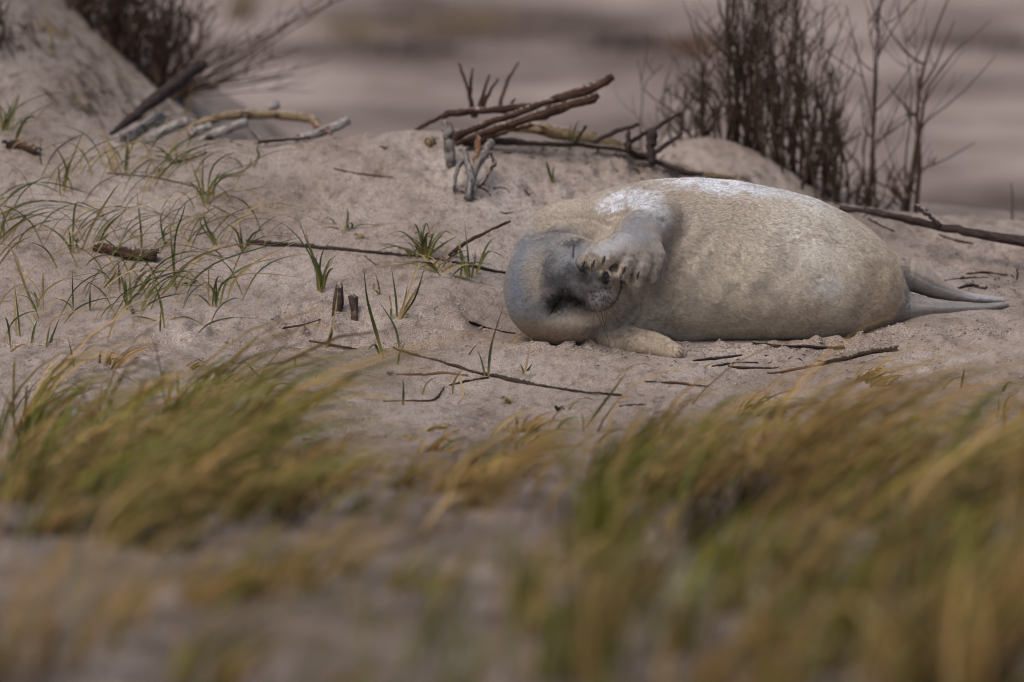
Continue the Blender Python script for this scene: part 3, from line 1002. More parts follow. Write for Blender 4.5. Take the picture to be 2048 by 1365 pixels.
    lay(hf * np.clip(n3 * 1.8 + n2_, 0, 1), (0.36, 0.31, 0.27), .6)
    ue = np.interp(px, [1790, 1826, 1868, 1910, 1960, 2010], [536, 552, 574, 589, 598, 603])
    lay(hf * sstep(0, -16, py - ue + 10 * n3) * (py < 606), (0.42, 0.35, 0.30), .85)
    lay(hf * sstep(2, 10, py - np.interp(px, [1790, 1850, 1920, 2010], [620, 622, 622, 611]) + 8 * n3), (0.36, 0.30, 0.255), .6)
    lay(sstep(1915, 1950, px) * (1 - sstep(597, 604, py)), (0.46, 0.455, 0.47), .8)
    # lower flipper
    ff = blob(1305, 692, 80, 30, .7, 14)
    lay(ff * sstep(.02, -.05, v[:, 1]), (0.50, 0.415, 0.325), .9)
    # sand coat patches
    sand_p = np.clip(n1 * 1.6 + .5 * n2_ + .15, 0, 1) * np.clip(.35 + .9 * n3, 0, 1)
    lay(sand_p * (1 - .85 * hm) * (1 - .6 * hf), (0.40, 0.33, 0.27), .65)
    if fine:
        fr = (v[:, 1] < .05) * (1 - hand)
        dk = np.zeros(len(v))
        for poly, w, a in ((MOUTH, 1.5, .85), (EYE_U, 1.7, .95), (EYE_L, 2.6, .9), (NOSTRIL_A, 2.2, 1), (NOSTRIL_B, 2.0, 1)):
            dk = np.maximum(dk, a * np.exp(-(seg_dist(px, py, poly) / w) ** 2))
        for (u, w) in DOTS:
            dk = np.maximum(dk, .97 * np.exp(-(((px - u) / 2.1) ** 2 + ((py - w) / 2.1) ** 2)))
        lay(dk * fr, (0.012, 0.011, 0.012))
    return c


seal = mk('seal_pup', SV, SF, M['seal'], cols=paint(SV), label='pale sandy seal pup lying on its side, flipper over its face', cat='seal')


# fur strands
def make_fur(n):
    tri = np.vstack([SF[:, [0, 1, 2]], SF[:, [0, 2, 3]]])
    a = np.linalg.norm(np.cross(SV[tri[:, 1]] - SV[tri[:, 0]], SV[tri[:, 2]] - SV[tri[:, 0]]), axis=1)
    cen = SV[tri].mean(1)
    w = a * np.where(cen[:, 2] < .004, .15, 1.0) * np.where(cen[:, 1] > .26, .5, 1.0)
    px, py = unproj(cen)
    w = w * np.where((px > 1818), .45, 1.0) * np.where((px < 1345) & (cen[:, 1] < .1), 1.9, 1.0)
    ti = np.searchsorted(np.cumsum(w) / w.sum(), NR.random(n)).clip(0, len(tri) - 1)
    r1, r2 = np.sqrt(NR.random(n)), NR.random(n)
    b = np.stack([1 - r1, r1 * (1 - r2), r1 * r2], -1)[:, :, None]
    p = (SV[tri[ti]] * b).sum(1)
    nn = (SN[tri[ti]] * b).sum(1); nn /= np.linalg.norm(nn, axis=1, keepdims=True)
    px, py = unproj(p)
    nose = pt4(1205, 560, -.14)
    fl = p - nose
    fl /= np.linalg.norm(fl, axis=1, keepdims=True) + 1e-9
    fl = fl * np.array([1, 1, 1.0])
    body = sstep(1230, 1330, px)[:, None]
    fl = fl * (1 - body) + np.array([0.93, .1, -.38]) * body
    arm_m = (1 - sstep(.8, 1.2, np.sqrt(((px - 1270) / 75) ** 2 + ((py - 490) / 85) ** 2)))[:, None] * (p[:, 1] < .05)[:, None]
    fl = fl * (1 - arm_m) + np.array([-.35, -.2, -.9]) * arm_m
    # swirl noise
    fl = fl + .30 * np.stack([noise(p[:, 0] * 20 + k * 9, p[:, 1] * 20, p[:, 2] * 20) for k in range(3)], -1) + .16 * NR.normal(size=(n, 3))
    fl = fl - nn * (fl * nn).sum(1)[:, None]
    fl /= np.linalg.norm(fl, axis=1, keepdims=True) + 1e-9
    face = (1 - sstep(60, 115, np.hypot(px - 1170, py - 570)))
    muz = (1 - sstep(18, 45, np.hypot(px - 1200, py - 575)))
    L = .0072 * (1 - .35 * face) * (1 - .78 * muz) * NR.uniform(.5, 1.3, n) * (1 - .5 * arm_m[:, 0])
    L = L * np.where(px > 1818, .3, 1.0)
    L = np.where(np.hypot((px - 1204) / 20, (py - 556) / 16) < 1, .0006, L)
    lift = NR.uniform(.08, .36, n)[:, None]
    d0 = fl * (1 - lift) + nn * lift; d0 /= np.linalg.norm(d0, axis=1, keepdims=True)
    d1 = fl * .95 + nn * .10 - np.array([0, 0, .12]); d1 /= np.linalg.norm(d1, axis=1, keepdims=True)
    pts = np.stack([p - nn * .0008, p + d0 * L[:, None] * .5, p + d0 * L[:, None] * .5 + d1 * L[:, None] * .5], 1)
    c = paint(p, True, 5.0)
    clump = noise(p[:, 0] * 230, p[:, 1] * 230, p[:, 2] * 230)
    br = (1 + .27 * clump + .15 * NR.normal(size=n)).clip(.4, 1.7)
    c = c * br[:, None]
    grain = NR.random(n) < .05 * np.clip(np.hypot(px - 1125, py - 570) / 100 - .55, .12, 1)
    c[grain] = np.array([.52, .45, .38]) * NR.uniform(.6, 1.25, (grain.sum(), 1))
    cu = bpy.data.hair_curves.new('fur')
    cu.add_curves([3] * n)
    cu.position_data.foreach_set('vector', pts.astype(np.float32).ravel())
    ra = cu.attributes.get('radius') or cu.attributes.new('radius', 'FLOAT', 'POINT')
    ra.data.foreach_set('value', np.tile(np.array([.00032, .00026, .00007], np.float32), n))
    ca = cu.attributes.new('Col', 'FLOAT_COLOR', 'CURVE')
    c4 = np.ones((n, 4), np.float32); c4[:, :3] = c
    ca.data.foreach_set('color', c4.ravel())
    cu.materials.append(M['fur'])
    o = bpy.data.objects.new('fur', cu)
    col.objects.link(o); o.parent = seal
    o['kind'] = 'stuff'
    return o


make_fur(300000)

# nose pad, claws, whiskers
def on_seal(px, py):
    """front surface of the seal along a sight line"""
    d = ray(px, py); d = d / np.linalg.norm(d)
    t = 11.62
    for _ in range(400):
        p = CAM + d * t
        s = sdf(p[None])[0]
        t += min(max(s, 2e-4) * .8, .004)
        if s < 3e-4:
            break
    return CAM + d * t


def nose_pad():
    c = on_seal(1211, 554)
    ax = MUZ_AX; sd = np.cross(ax, [0, 0, 1.0]); sd /= np.linalg.norm(sd); up = np.cross(sd, ax)
    v, f = [], []
    nu_, nv_ = 20, 12
    for i in range(nv_ + 1):
        th = math.pi * i / nv_
        for k in range(nu_):
            ph = 2 * math.pi * k / nu_
            x, y, z = math.sin(th) * math.cos(ph), math.sin(th) * math.sin(ph), math.cos(th)
            q = np.array([x * .0125, y * .0092 * (1 + .45 * x), z * .0040])
            for sg in (-1, 1):                                     # two slanted nostril slits
                dd = abs((q[0] - sg * .0048) * .8 + sg * q[1] * .45)
                if abs(q[1]) < .0075 and z > 0:
                    q[2] -= .0040 * math.exp(-(dd / .0017) ** 2) * (1 - (q[1] / .0075) ** 2)
            v.append(c + sd * q[1] + up * q[0] + ax * (q[2] - .001))
    for i in range(nv_):
        for k in range(nu_):
            f.append((i * nu_ + k, i * nu_ + (k + 1) % nu_, (i + 1) * nu_ + (k + 1) % nu_, (i + 1) * nu_ + k))
    mk('nose', v, f, M['nose'], seal, cols=np.tile([.030, .029, .031], (len(v), 1)))


nose_pad()
for k, (u, w, du, dw, L) in enumerate([(1164, 536, -2, 9, .016), (1184, 533, -4, 9, .018), (1205, 526, -5, 9, .019), (1246, 546, -4, 9, .016), (1274, 556, -2, 9, .014)]):
    a = on_seal(u + 5, w - 13) + np.array([0, .0005, 0])
    b = on_seal(u + 1, w - 4) + np.array([0, -.0022, 0])
    e = b + np.array([du * .0008, -.004, -dw * .0011])
    MB().tube(catmull([a, b, e], 7), [.0016, .0030, .0005], 7, .03, k, color=(.020, .016, .015)).build('claw', M['claw'], seal)
for k, (u, w) in enumerate([(1349, 716), (1356, 712), (1362, 707)]):
    a = on_seal(u - 4, w - 6); e = a + np.array([.008, -.010, -.006])
    MB().tube(catmull([a, (a + e) / 2 + np.array([0, 0, .001]), e], 5), [.0024, .0020, .0007], 6, .03, k, color=(.30, .24, .15)).build('claw', M['claw'], seal)
gw = np.random.default_rng(5)
for k in range(17):
    u, w = DOTS[k % len(DOTS)]
    u, w = 1205 + gw.uniform(-18, 16), 600 + gw.uniform(-22, 14)
    a = on_seal(u, w)
    an = math.radians(-5 + 100 * (k / 16.0) + gw.uniform(-5, 5))
    L = gw.uniform(.045, .095)
    dirv = np.array([math.cos(an), -.32, -math.sin(an)])
    b = a + dirv * L * .5 + np.array([0, -.004, -.002]); e = a + dirv * L + np.array([.0, .004, -.010 * math.cos(an)])
    MB().tube(catmull([a, b, e], 9), [.00055, .00045, .0002], 5, .0, k, color=(.02, .016, .014)).build('whisker', M['claw'], seal)


# ------------------------------------------------------------------ driftwood and twigs lying about
def stick(name, mat, pts, rad, label, cat='twig', Y=None, group='twigs and driftwood on the dune', sides=8, rough=.13, lift=.55, wob=1.0, flat=1.0, end=None, seed=None):
    """pts in picture positions; on the sand unless a depth (or depths) is given; rad in metres"""
    seed = seed if seed is not None else int(abs(pts[0][0] * 7 + pts[0][1]))
    g = np.random.default_rng(seed)
    rr = np.interp(np.linspace(0, 1, len(pts)), np.linspace(0, 1, len(rad)), rad)
    w = []
    for i, q in enumerate(pts):
        if len(q) == 3:
            w.append(P(q[0], q[1], q[2]))
        elif Y is not None:
            w.append(P(q[0], q[1], Y if np.isscalar(Y) else Y[i]))
        else:
            b = ground_hit(q[0], q[1]); b[2] += rr[i] * lift; w.append(b)
    n = max(8, len(pts) * 5)
    path = catmull(w, n)
    path[1:-1] += g.normal(size=(n - 2, 3)) * min(np.mean(rr) * .28, .0016) * wob * np.array([1, 1, .6])
    mb = MB().tube(path, list(rr), sides, rough * 1.25, seed, flat, jag=0.0 if end else 1.1)
    o = mb.build(name, M[mat], label=label, cat=cat, group=group)
    if end:
        t0, t1 = (path[0], path[1]) if end == 'start' else (path[-1], path[-2])
        d = (t0 - t1) / np.linalg.norm(t0 - t1); r = rr[0] if end == 'start' else rr[-1]
        MB().tube(np.array([t0 - d * r * .2, t0 + d * .0022]), [r * .93, r * .88], sides, .04, seed + 1).build('cut_end', M['cut_wood'], o)
    return o


TW = 'twigs and driftwood on the dune'
long_twig = stick('twig', 'dark_wood', [(495, 488), (600, 493), (700, 503), (800, 512), (880, 521), (950, 536), (1013, 549)], [.0062, .0058, .0050, .0042], 'long straight dark twig running to the top of the seal head')
stick('twig', 'brown_wood', [(884, 528, .62), (905, 505, .60), (945, 478, .58), (985, 459, .56), (1020, 443, .55)], [.0052, .0040, .0028], 'bare brown twig rising at a slant from the sand left of the seal')
stick('twig', 'dark_wood', [(788, 696), (840, 714), (900, 731), (960, 749), (1000, 757), (1060, 770), (1130, 781), (1240, 792)], [.0030, .0042, .0052, .0058, .0044, .003], 'long curved grey brown twig in front of the seal head')
stick('twig', 'red_wood', [(793, 750), (850, 751), (890, 748), (935, 753)], [.0036, .0040, .0026], 'short reddish twig just below the long curved twig')
stick('twig', 'dark_wood', [(900, 772), (935, 764), (975, 757)], [.0028, .0036, .003], 'small dark twig forking off under the long curved twig')
stick('twig', 'brown_wood', [(768, 804), (820, 803), (865, 802), (888, 776)], [.0022, .0030, .0028, .0015], 'thin hooked twig at the edge of the blurred grass')
stick('twig', 'brown_wood', [(620, 684), (665, 691), (712, 699)], [.0026, .0030, .002], 'thin straight twig below the two cut stakes')
stick('twig', 'dark_wood', [(938, 645), (965, 655), (1000, 663), (1030, 668)], [.0034, .0026, .0018], 'thin dark twig pointing at the seal cheek')
stick('stick', 'red_wood', [(1535, 748), (1590, 741), (1645, 731)], [.0035, .0052, .0060], 'reddish peeled half of the stick in front of the belly', 'stick')
stick('stick', 'dark_wood', [(1640, 731), (1690, 721), (1735, 709), (1795, 702)], [.0050, .0066, .0076, .0082], 'dark barked stick lying below the seal belly', 'stick', rough=.2)
stick('twig', 'dark_wood', [(1508, 689), (1560, 693), (1620, 696), (1685, 698)], [.004, .0052, .0045], 'dark twig tucked against the bottom of the seal belly')
stick('twig', 'dark_wood', [(1388, 723), (1430, 719), (1482, 712)], [.003, .0042, .0025], 'short dark twig to the right of the lower flipper tip')
stick('twig', 'dark_wood', [(1458, 734), (1500, 738), (1552, 737)], [.003, .004, .002], 'short dark twig lying lowest of those before the belly')
stick('twig', 'dark_wood', [(1425, 734), (1458, 729), (1515, 727)], [.0022, .003, .002], 'slim dark twig between two thicker ones before the belly')
stick('twig', 'brown_wood', [(1290, 764), (1350, 768), (1416, 775)], [.002, .0028, .002], 'thin brown twig by the front edge of the golden grass')
stick('twig', 'dark_wood', [(1240, 814), (1262, 812), (1290, 810)], [.002, .0032, .002], 'tiny dark twig half lost in the golden grass edge')
stick('branch', 'dark_clean', [(1685, 418, 1.15), (1745, 424, 1.12), (1810, 438, 1.08), (1880, 455, 1.04), (1960, 470, .98), (2060, 487, .92)], [.009, .0085, .0105, .0115, .0125, .011], 'thick dark branch lying behind the seal rump', 'branch', rough=.16)
stick('twig', 'dark_wood', [(1880, 452, 1.03), (1858, 432, 1.03), (1832, 413, 1.05)], [.0065, .0055, .006], 'short stub poking up off the thick dark branch')
stick('twig', 'dark_wood', [(1738, 440), (1762, 452), (1786, 464)], [.004, .005, .004], 'short dark twig under the thick branch beside the rump')
stick('twig', 'brown_wood', [(1888, 562), (1930, 558), (1975, 556)], [.002, .003, .002], 'thin light brown twig above the hind flippers')
stick('twig', 'dark_wood', [(1935, 549), (1970, 547), (2012, 552)], [.0035, .0055, .004], 'knobbly dark twig highest above the hind flippers', rough=.25)
stick('twig', 'dark_wood', [(1918, 578), (1940, 574), (1972, 579)], [.0045, .0065, .004], 'stubby dark twig just above the hind flipper', rough=.25)
stick('twig', 'dark_wood', [(2034, 560), (2035, 548), (2034, 538)], [.002, .0024, .0018], 'tiny upright twig at the right edge above the flippers', Y=.66)
stick('twig', 'brown_wood', [(1878, 470), (1910, 482), (1946, 488)], [.002, .003, .002], 'thin brown twig on sand beneath the thick branch')
stick('twig', 'brown_wood', [(355, 327), (380, 319), (412, 308)], [.003, .0042, .003], 'short dark twig lying among the grass near the birch logs')
stick('twig', 'brown_wood', [(215, 348), (265, 352), (310, 357), (355, 366), (395, 378)], [.0022, .003, .0028, .002], 'long thin brown twig winding through the grass tufts')
stick('twig', 'brown_wood', [(668, 338), (705, 347), (740, 351), (785, 356)], [.0014, .0022, .0016], 'hair thin twig alone on the smooth sand')
stick('twig', 'brown_wood', [(420, 408), (450, 425), (475, 437)], [.0018, .0024, .0015], 'thin brown twig at the foot of the fullest grass tuft')
stick('twig', 'dark_wood', [(985, 378), (1003, 376), (1016, 382), (1024, 398)], [.0015, .0022, .0014], 'small hooked twig right of the grey roots')
stick('twig', 'dark_wood', [(1000, 425), (1010, 428), (1026, 426)], [.0018, .0026, .0018], 'tiny dark twig near the top of the seal neck')
stick('twig', 'dark_wood', [(730, 513), (745, 525), (752, 531)], [.0014, .002, .0014], 'tiny dark splinter under the long straight twig')
stick('twig', 'brown_wood', [(640, 640), (600, 652), (566, 657)], [.0016, .002, .0024], 'thin curved twig in the hollow left of the cut stakes')

# cut stakes
for (a, b, r, lab) in [((674, 622), (676, 571), .0105, 'taller of two cut wooden stakes stuck upright in the sand'), ((709, 640), (710, 594), .0095, 'shorter split stake standing right of its taller neighbour')]:
    g0 = ground_hit(*a)
    top = P(b[0] + (3 if b[0] < 700 else -4), b[1], g0[1] + .03)
    low = g0 + (g0 - top) * .25
    st = MB().tube(catmull([low, (low + top) / 2 + np.array([.001, 0, 0]), top], 9), [r * 1.1, r, r * .95], 9, .16, int(a[0]), jag=.7).build('wooden_stake', M['dark_wood'], label=lab, cat='stake', group='cut stakes')
    d = (top - low) / np.linalg.norm(top - low)
    MB().tube(np.array([top - d * .001, top + d * .002]), [r * .9, r * .8], 9, .08, int(a[0]) + 1).build('cut_end', M['grey_wood'], st)


# curled pieces of bark
def bark(pts, rad, label, seed, arc=3.0):
    w = [ground_hit(*q) for q in pts]
    for i in range(len(w)):
        w[i][2] += rad * .55
    path = catmull(w, 12)
    g = np.random.default_rng(seed)
    tan = np.gradient(path, axis=0); tan /= np.linalg.norm(tan, axis=1, keepdims=True)
    v = []; f = []; uv = []
    S = 9
    for layer, s in ((0, 1.0), (1, .84)):
        for i in range(len(path)):
            a = np.cross(tan[i], [0, 0, 1.0]); a /= np.linalg.norm(a); b = np.cross(a, tan[i])
            ragged = 1 + .18 * g.normal()
            for k in range(S):
                th = -.5 + arc * (k / (S - 1)) * (1 + .08 * ragged)
                v.append(path[i] + (a * math.cos(th) + b * math.sin(th)) * rad * s * (1 + .07 * g.normal()))
                uv.append((i * .01, k / S))
    n = len(path) * S
    for i in range(len(path) - 1):
        for k in range(S - 1):
            q = (i * S + k, i * S + k + 1, (i + 1) * S + k + 1, (i + 1) * S + k)
            f.append(q); f.append(tuple(n + x for x in q[::-1]))
        for k in (0, S - 1):
            f.append((i * S + k, (i + 1) * S + k, n + (i + 1) * S + k, n + i * S + k))
    for i in (0, len(path) - 1):
        for k in range(S - 1):
            f.append((i * S + k, i * S + k + 1, n + i * S + k + 1, n + i * S + k))
    mk('bark_piece', v, f, M['brown_wood'], uvs=np.array(uv), label=label, cat='bark', group='curled bark on the sand', smooth=True)


bark([(190, 503), (215, 506), (238, 513)], .015, 'small rolled piece of brown bark among grass blades', 4)
bark([(240, 515), (275, 519), (316, 522)], .019, 'larger curled brown bark next to the small roll', 5)
bark([(8, 298), (40, 296), (78, 312)], .014, 'curved dark bark strip by the left edge under the grass', 6)

# the driftwood heap on the crest
DH = 'driftwood heap on the crest'
stick('branch', 'brown_wood', [(828, 262, 1.50), (870, 240, 1.46), (905, 226, 1.44), (960, 221, 1.42), (1020, 219, 1.42), (1080, 209, 1.42), (1130, 193, 1.43), (1180, 177, 1.44), (1226, 153, 1.45)],
      [.005, .0075, .0085, .0085, .0095, .0105, .0105, .0095, .0085], 'longest brown branch of the heap, arching up to its broken tip', 'branch', group=DH, rough=.17, end='end')
stick('branch', 'brown_wood', [(900, 280, 1.38), (950, 257, 1.38), (1000, 238, 1.39), (1050, 221, 1.40), (1112, 199, 1.41)], [.009, .0105, .011, .0095, .0065], 'brown branch wedged right under the longest one of the heap', 'branch', group=DH, rough=.18)
stick('branch', 'brown_wood', [(915, 287, 1.32), (980, 262, 1.33), (1040, 243, 1.34), (1100, 224, 1.35), (1150, 208, 1.36), (1190, 197, 1.37)], [.008, .0095, .0105, .0115, .0125, .0115], 'dark barked branch of the heap ending blunt below the longest', 'branch', group=DH, rough=.16)
stick('branch', 'brown_wood', [(940, 290, 1.36), (1000, 268, 1.37), (1060, 250, 1.38)], [.007, .0085, .006], 'lowest slanting brown branch of the heap', 'branch', group=DH, rough=.2)
stick('log', 'yellow_wood', [(1000, 252, 1.55), (1060, 256, 1.52), (1120, 266, 1.50), (1180, 279, 1.49), (1240, 294, 1.50), (1310, 318, 1.50)], [.012, .0155, .0175, .019, .016, .011], 'yellow barked log under the heap of brown branches', 'log', group=DH, rough=.10, end='end')
stick('branch', 'yellow_wood', [(1330, 330, 1.50), (1400, 348, 1.48), (1470, 356, 1.47)], [.009, .010, .006], 'thin yellow branch between the heap and the seal back', 'branch', group=DH)
stick('stick', 'dark_wood', [(930, 288, 1.34), (1010, 284, 1.38), (1090, 288, 1.38), (1180, 292, 1.42), (1270, 305, 1.45), (1330, 330, 1.46), (1400, 352, 1.46)], [.006, .0085, .009, .007, .0075, .0075, .005], 'dark rotten stick lying along the foot of the heap', 'stick', group=DH, rough=.28)
stick('stick', 'dark_clean', [(1180, 287, 1.44), (1230, 265, 1.44), (1276, 249, 1.46)], [.006, .0065, .0045], 'dark stick pointing up at the right end of the heap', 'stick', group=DH)
stick('stick', 'dark_clean', [(1250, 290, 1.46), (1300, 262, 1.48), (1356, 228, 1.52)], [.006, .006, .0055], 'grey brown stick reaching toward the tall shrubs', 'stick', group=DH)
stick('stick', 'dark_clean', [(1300, 312, 1.42), (1330, 292, 1.44), (1365, 268, 1.46)], [.006, .006, .004], 'short dark stick slanting up just left of the shrubs', 'stick', group=DH)
stick('wood_stub', 'dark_clean', [(1302, 325, 1.42), (1300, 295, 1.43), (1304, 262, 1.44)], [.010, .0115, .010], 'dark upright wood stub at the right end of the heap', 'stub', group=DH, rough=.22)
stick('wood_stub', 'dark_clean', [(1258, 305, 1.42), (1256, 280, 1.43), (1258, 262, 1.44)], [.007, .009, .007], 'shorter dark stub standing left of the upright one', 'stub', group=DH, rough=.25)
stick('stick', 'dark_wood', [(1150, 285, 1.40), (1165, 262, 1.40), (1172, 252, 1.40)], [.004, .004, .003], 'thin dark peg leaning on the yellow log', 'stick', group=DH)
stick('wood_stub', 'grey_wood', [(903, 335, 1.20), (899, 300, 1.21), (896, 270, 1.22), (893, 246, 1.23)], [.0125, .0138, .0140, .0135], 'upright pale grey stub at the front of the heap', 'stub', group=DH, rough=.035, end='end')
stick('wood_stub', 'yellow_wood', [(872, 305, 1.36), (864, 292, 1.36), (858, 283, 1.36)], [.013, .0145, .012], 'short stump with orange end behind the pale stub', 'stub', group=DH, end='start')
stick('root', 'grey_wood', [(938, 398, .96), (938, 375, 1.00), (950, 340, 1.06), (968, 308, 1.11), (982, 285, 1.15)], [.008, .0105, .0115, .0120, .0105], 'pale grey root slanting right in the root cluster', 'root', group=DH, rough=.07, end='end')
stick('root', 'grey_wood', [(935, 395, .965), (942, 360, 1.01), (936, 330, 1.06), (929, 302, 1.10)], [.008, .011, .010, .007], 'forked grey root in the middle of the root cluster', 'root', group=DH, rough=.09)
stick('root', 'red_wood', [(950, 342, 1.06), (955, 310, 1.10), (957, 278, 1.13)], [.0085, .009, .0085], 'reddish upright root between the pale grey roots', 'root', group=DH, rough=.14)
stick('root', 'dark_wood', [(958, 372, 1.0), (976, 350, 1.03), (988, 325, 1.06), (980, 305, 1.08)], [.005, .006, .0055, .004], 'thin dark root curling on the right of the cluster', 'root', group=DH, rough=.2)
stick('root', 'grey_wood', [(908, 382, 1.0), (912, 350, 1.04), (925, 322, 1.08), (935, 318, 1.09)], [.004, .0048, .0048, .003], 'thin grey root arching on the left of the cluster', 'root', group=DH, rough=.2)
stick('root', 'dark_wood', [(962, 376, 1.0), (974, 380, .98), (981, 392, .96)], [.003, .004, .002], 'small dark root tip bending down beside the cluster', 'root', group=DH)
for (q, lab) in [([(918, 128, 1.62), (934, 175, 1.62), (946, 232, 1.62)], 'pale thin dead stem leftmost behind the heap'), ([(946, 138, 1.66), (940, 180, 1.66), (948, 232, 1.66)], 'hair thin pair of dead stems behind the heap'),
                 ([(979, 150, 1.58), (966, 190, 1.58), (950, 232, 1.58)], 'thickest dark dead stem sprouting behind the heap'), ([(996, 158, 1.60), (975, 195, 1.60), (958, 225, 1.60)], 'dark dead stem crossing the thickest one'),
                 ([(1037, 125, 1.85), (1015, 165, 1.85), (998, 215, 1.85)], 'very blurred thin stem rising behind the heap'), ([(1030, 198, 1.50), (1022, 208, 1.49), (1012, 218, 1.48)], 'short orange brown twig on top of the heap')]:
    stick('dead_stem', 'brown_wood', q, [.0022, .0045, .006], lab, 'stem', group=DH, rough=.12)

# driftwood on the left
LW = 'birch driftwood on the left'
stick('pole', 'dark_clean', [(222, 268, 1.70), (260, 240, 1.78), (300, 207, 1.88), (345, 172, 1.98), (402, 128, 2.12)], [.005, .012, .0165, .018, .019], 'long dark pole leaning up from the sand by the birch logs', 'pole', group=LW, rough=.08, end='end')
stick('log', 'birch', [(238, 282, 1.75), (275, 262, 1.85), (318, 236, 1.95)], [.016, .019, .0185], 'birch log with orange cut end under the dark pole', 'log', group=LW, rough=.05, end='end')
stick('log', 'birch', [(290, 284, 1.80), (330, 262, 1.85), (372, 243, 1.90)], [.011, .013, .0145], 'grey birch log with a dark cut end, second from the pole', 'log', group=LW, rough=.05, end='end')
stick('log', 'birch', [(378, 268, 1.70), (395, 262, 1.72), (420, 252, 1.75)], [.012, .0115, .010], 'short birch piece facing the camera with its dark end', 'log', group=LW, rough=.06, end='start')
stick('log', 'birch', [(405, 282, 1.68), (440, 264, 1.72), (488, 246, 1.78)], [.012, .0135, .0115], 'mottled birch log lying under the curved branch', 'log', group=LW, rough=.07)
stick('branch', 'yellow_wood', [(380, 262, 1.75), (410, 244, 1.78), (450, 233, 1.80), (510, 229, 1.82), (570, 231, 1.82), (620, 238, 1.80), (636, 252, 1.76)], [.008, .0115, .0135, .0145, .014, .0125, .010], 'curved tan birch branch arching above the sand', 'branch', group=LW, rough=.08)
stick('log', 'birch', [(520, 226, 1.95), (535, 218, 1.97), (553, 210, 2.0)], [.010, .011, .0115], 'small white birch end showing above the curved branch', 'log', group=LW, end='end')
stick('log', 'birch', [(600, 275, 1.62), (650, 262, 1.68), (690, 243, 1.74)], [.010, .013, .0145], 'white birch log end sticking out of the crest', 'log', group=LW, rough=.04)
stick('stick', 'dark_wood', [(518, 283, 1.42), (560, 280, 1.45), (618, 276, 1.48)], [.004, .0055, .004], 'straight dark stick lying in front of the curved branch', 'stick', group=LW)
stick('stick', 'dark_wood', [(498, 246, 1.74), (505, 262, 1.66), (522, 281, 1.58)], [.0035, .0045, .004], 'thin stick leaning down from the curved branch', 'stick', group=LW)
stick('stick', 'red_wood', [(632, 252, 1.72), (645, 258, 1.68), (662, 268, 1.62)], [.006, .006, .004], 'reddish stick end next to the white birch log', 'stick', group=LW)

# small dark leaf scraps
def scrap(px, py, s, label, rgb=(.05, .04, .035)):
    b = ground_hit(px, py)
    g = np.random.default_rng(int(px))
    mb = MB()
    for k in range(4):
        an = g.uniform(0, 6.28)
        q = catmull([b + np.array([0, 0, .001]), b + np.array([math.cos(an) * s * .6, math.sin(an) * s * .4, s * g.uniform(.3, .9)]), b + np.array([math.cos(an) * s * 1.3, math.sin(an) * s, s * g.uniform(.2, .9)])], 6)
        mb.blade(q, s * .28, rgb, rgb, np.array(rgb) * .7, 1.2, k)
    mb.build('dry_leaf', M['grass'], label=label, cat='leaf', group='leaf scraps on the sand')


scrap(1056, 392, .016, 'dark shrivelled leaf lying above the seal neck')
scrap(770, 299, .012, 'small black scrap on the crest left of the heap', (.02, .017, .016))
scrap(378, 572, .016, 'black shrivelled scrap among the long arching blades', (.022, .02, .022))
scrap(722, 478, .016, 'pale yellow dry leaf above the long straight twig', (.38, .28, .15))
scrap(1020, 808, .018, 'crumpled ochre leaf right of the front twig', (.34, .24, .09))
scrap(1115, 823, .014, 'dark green scrap of leaf near the golden grass', (.06, .075, .035))
scrap(780, 752, .010, 'tiny grey scrap at the left end of the reddish twig', (.16, .15, .16))
scrap(265, 628, .013, 'brown scrap of leaf under the left grass', (.07, .05, .04))

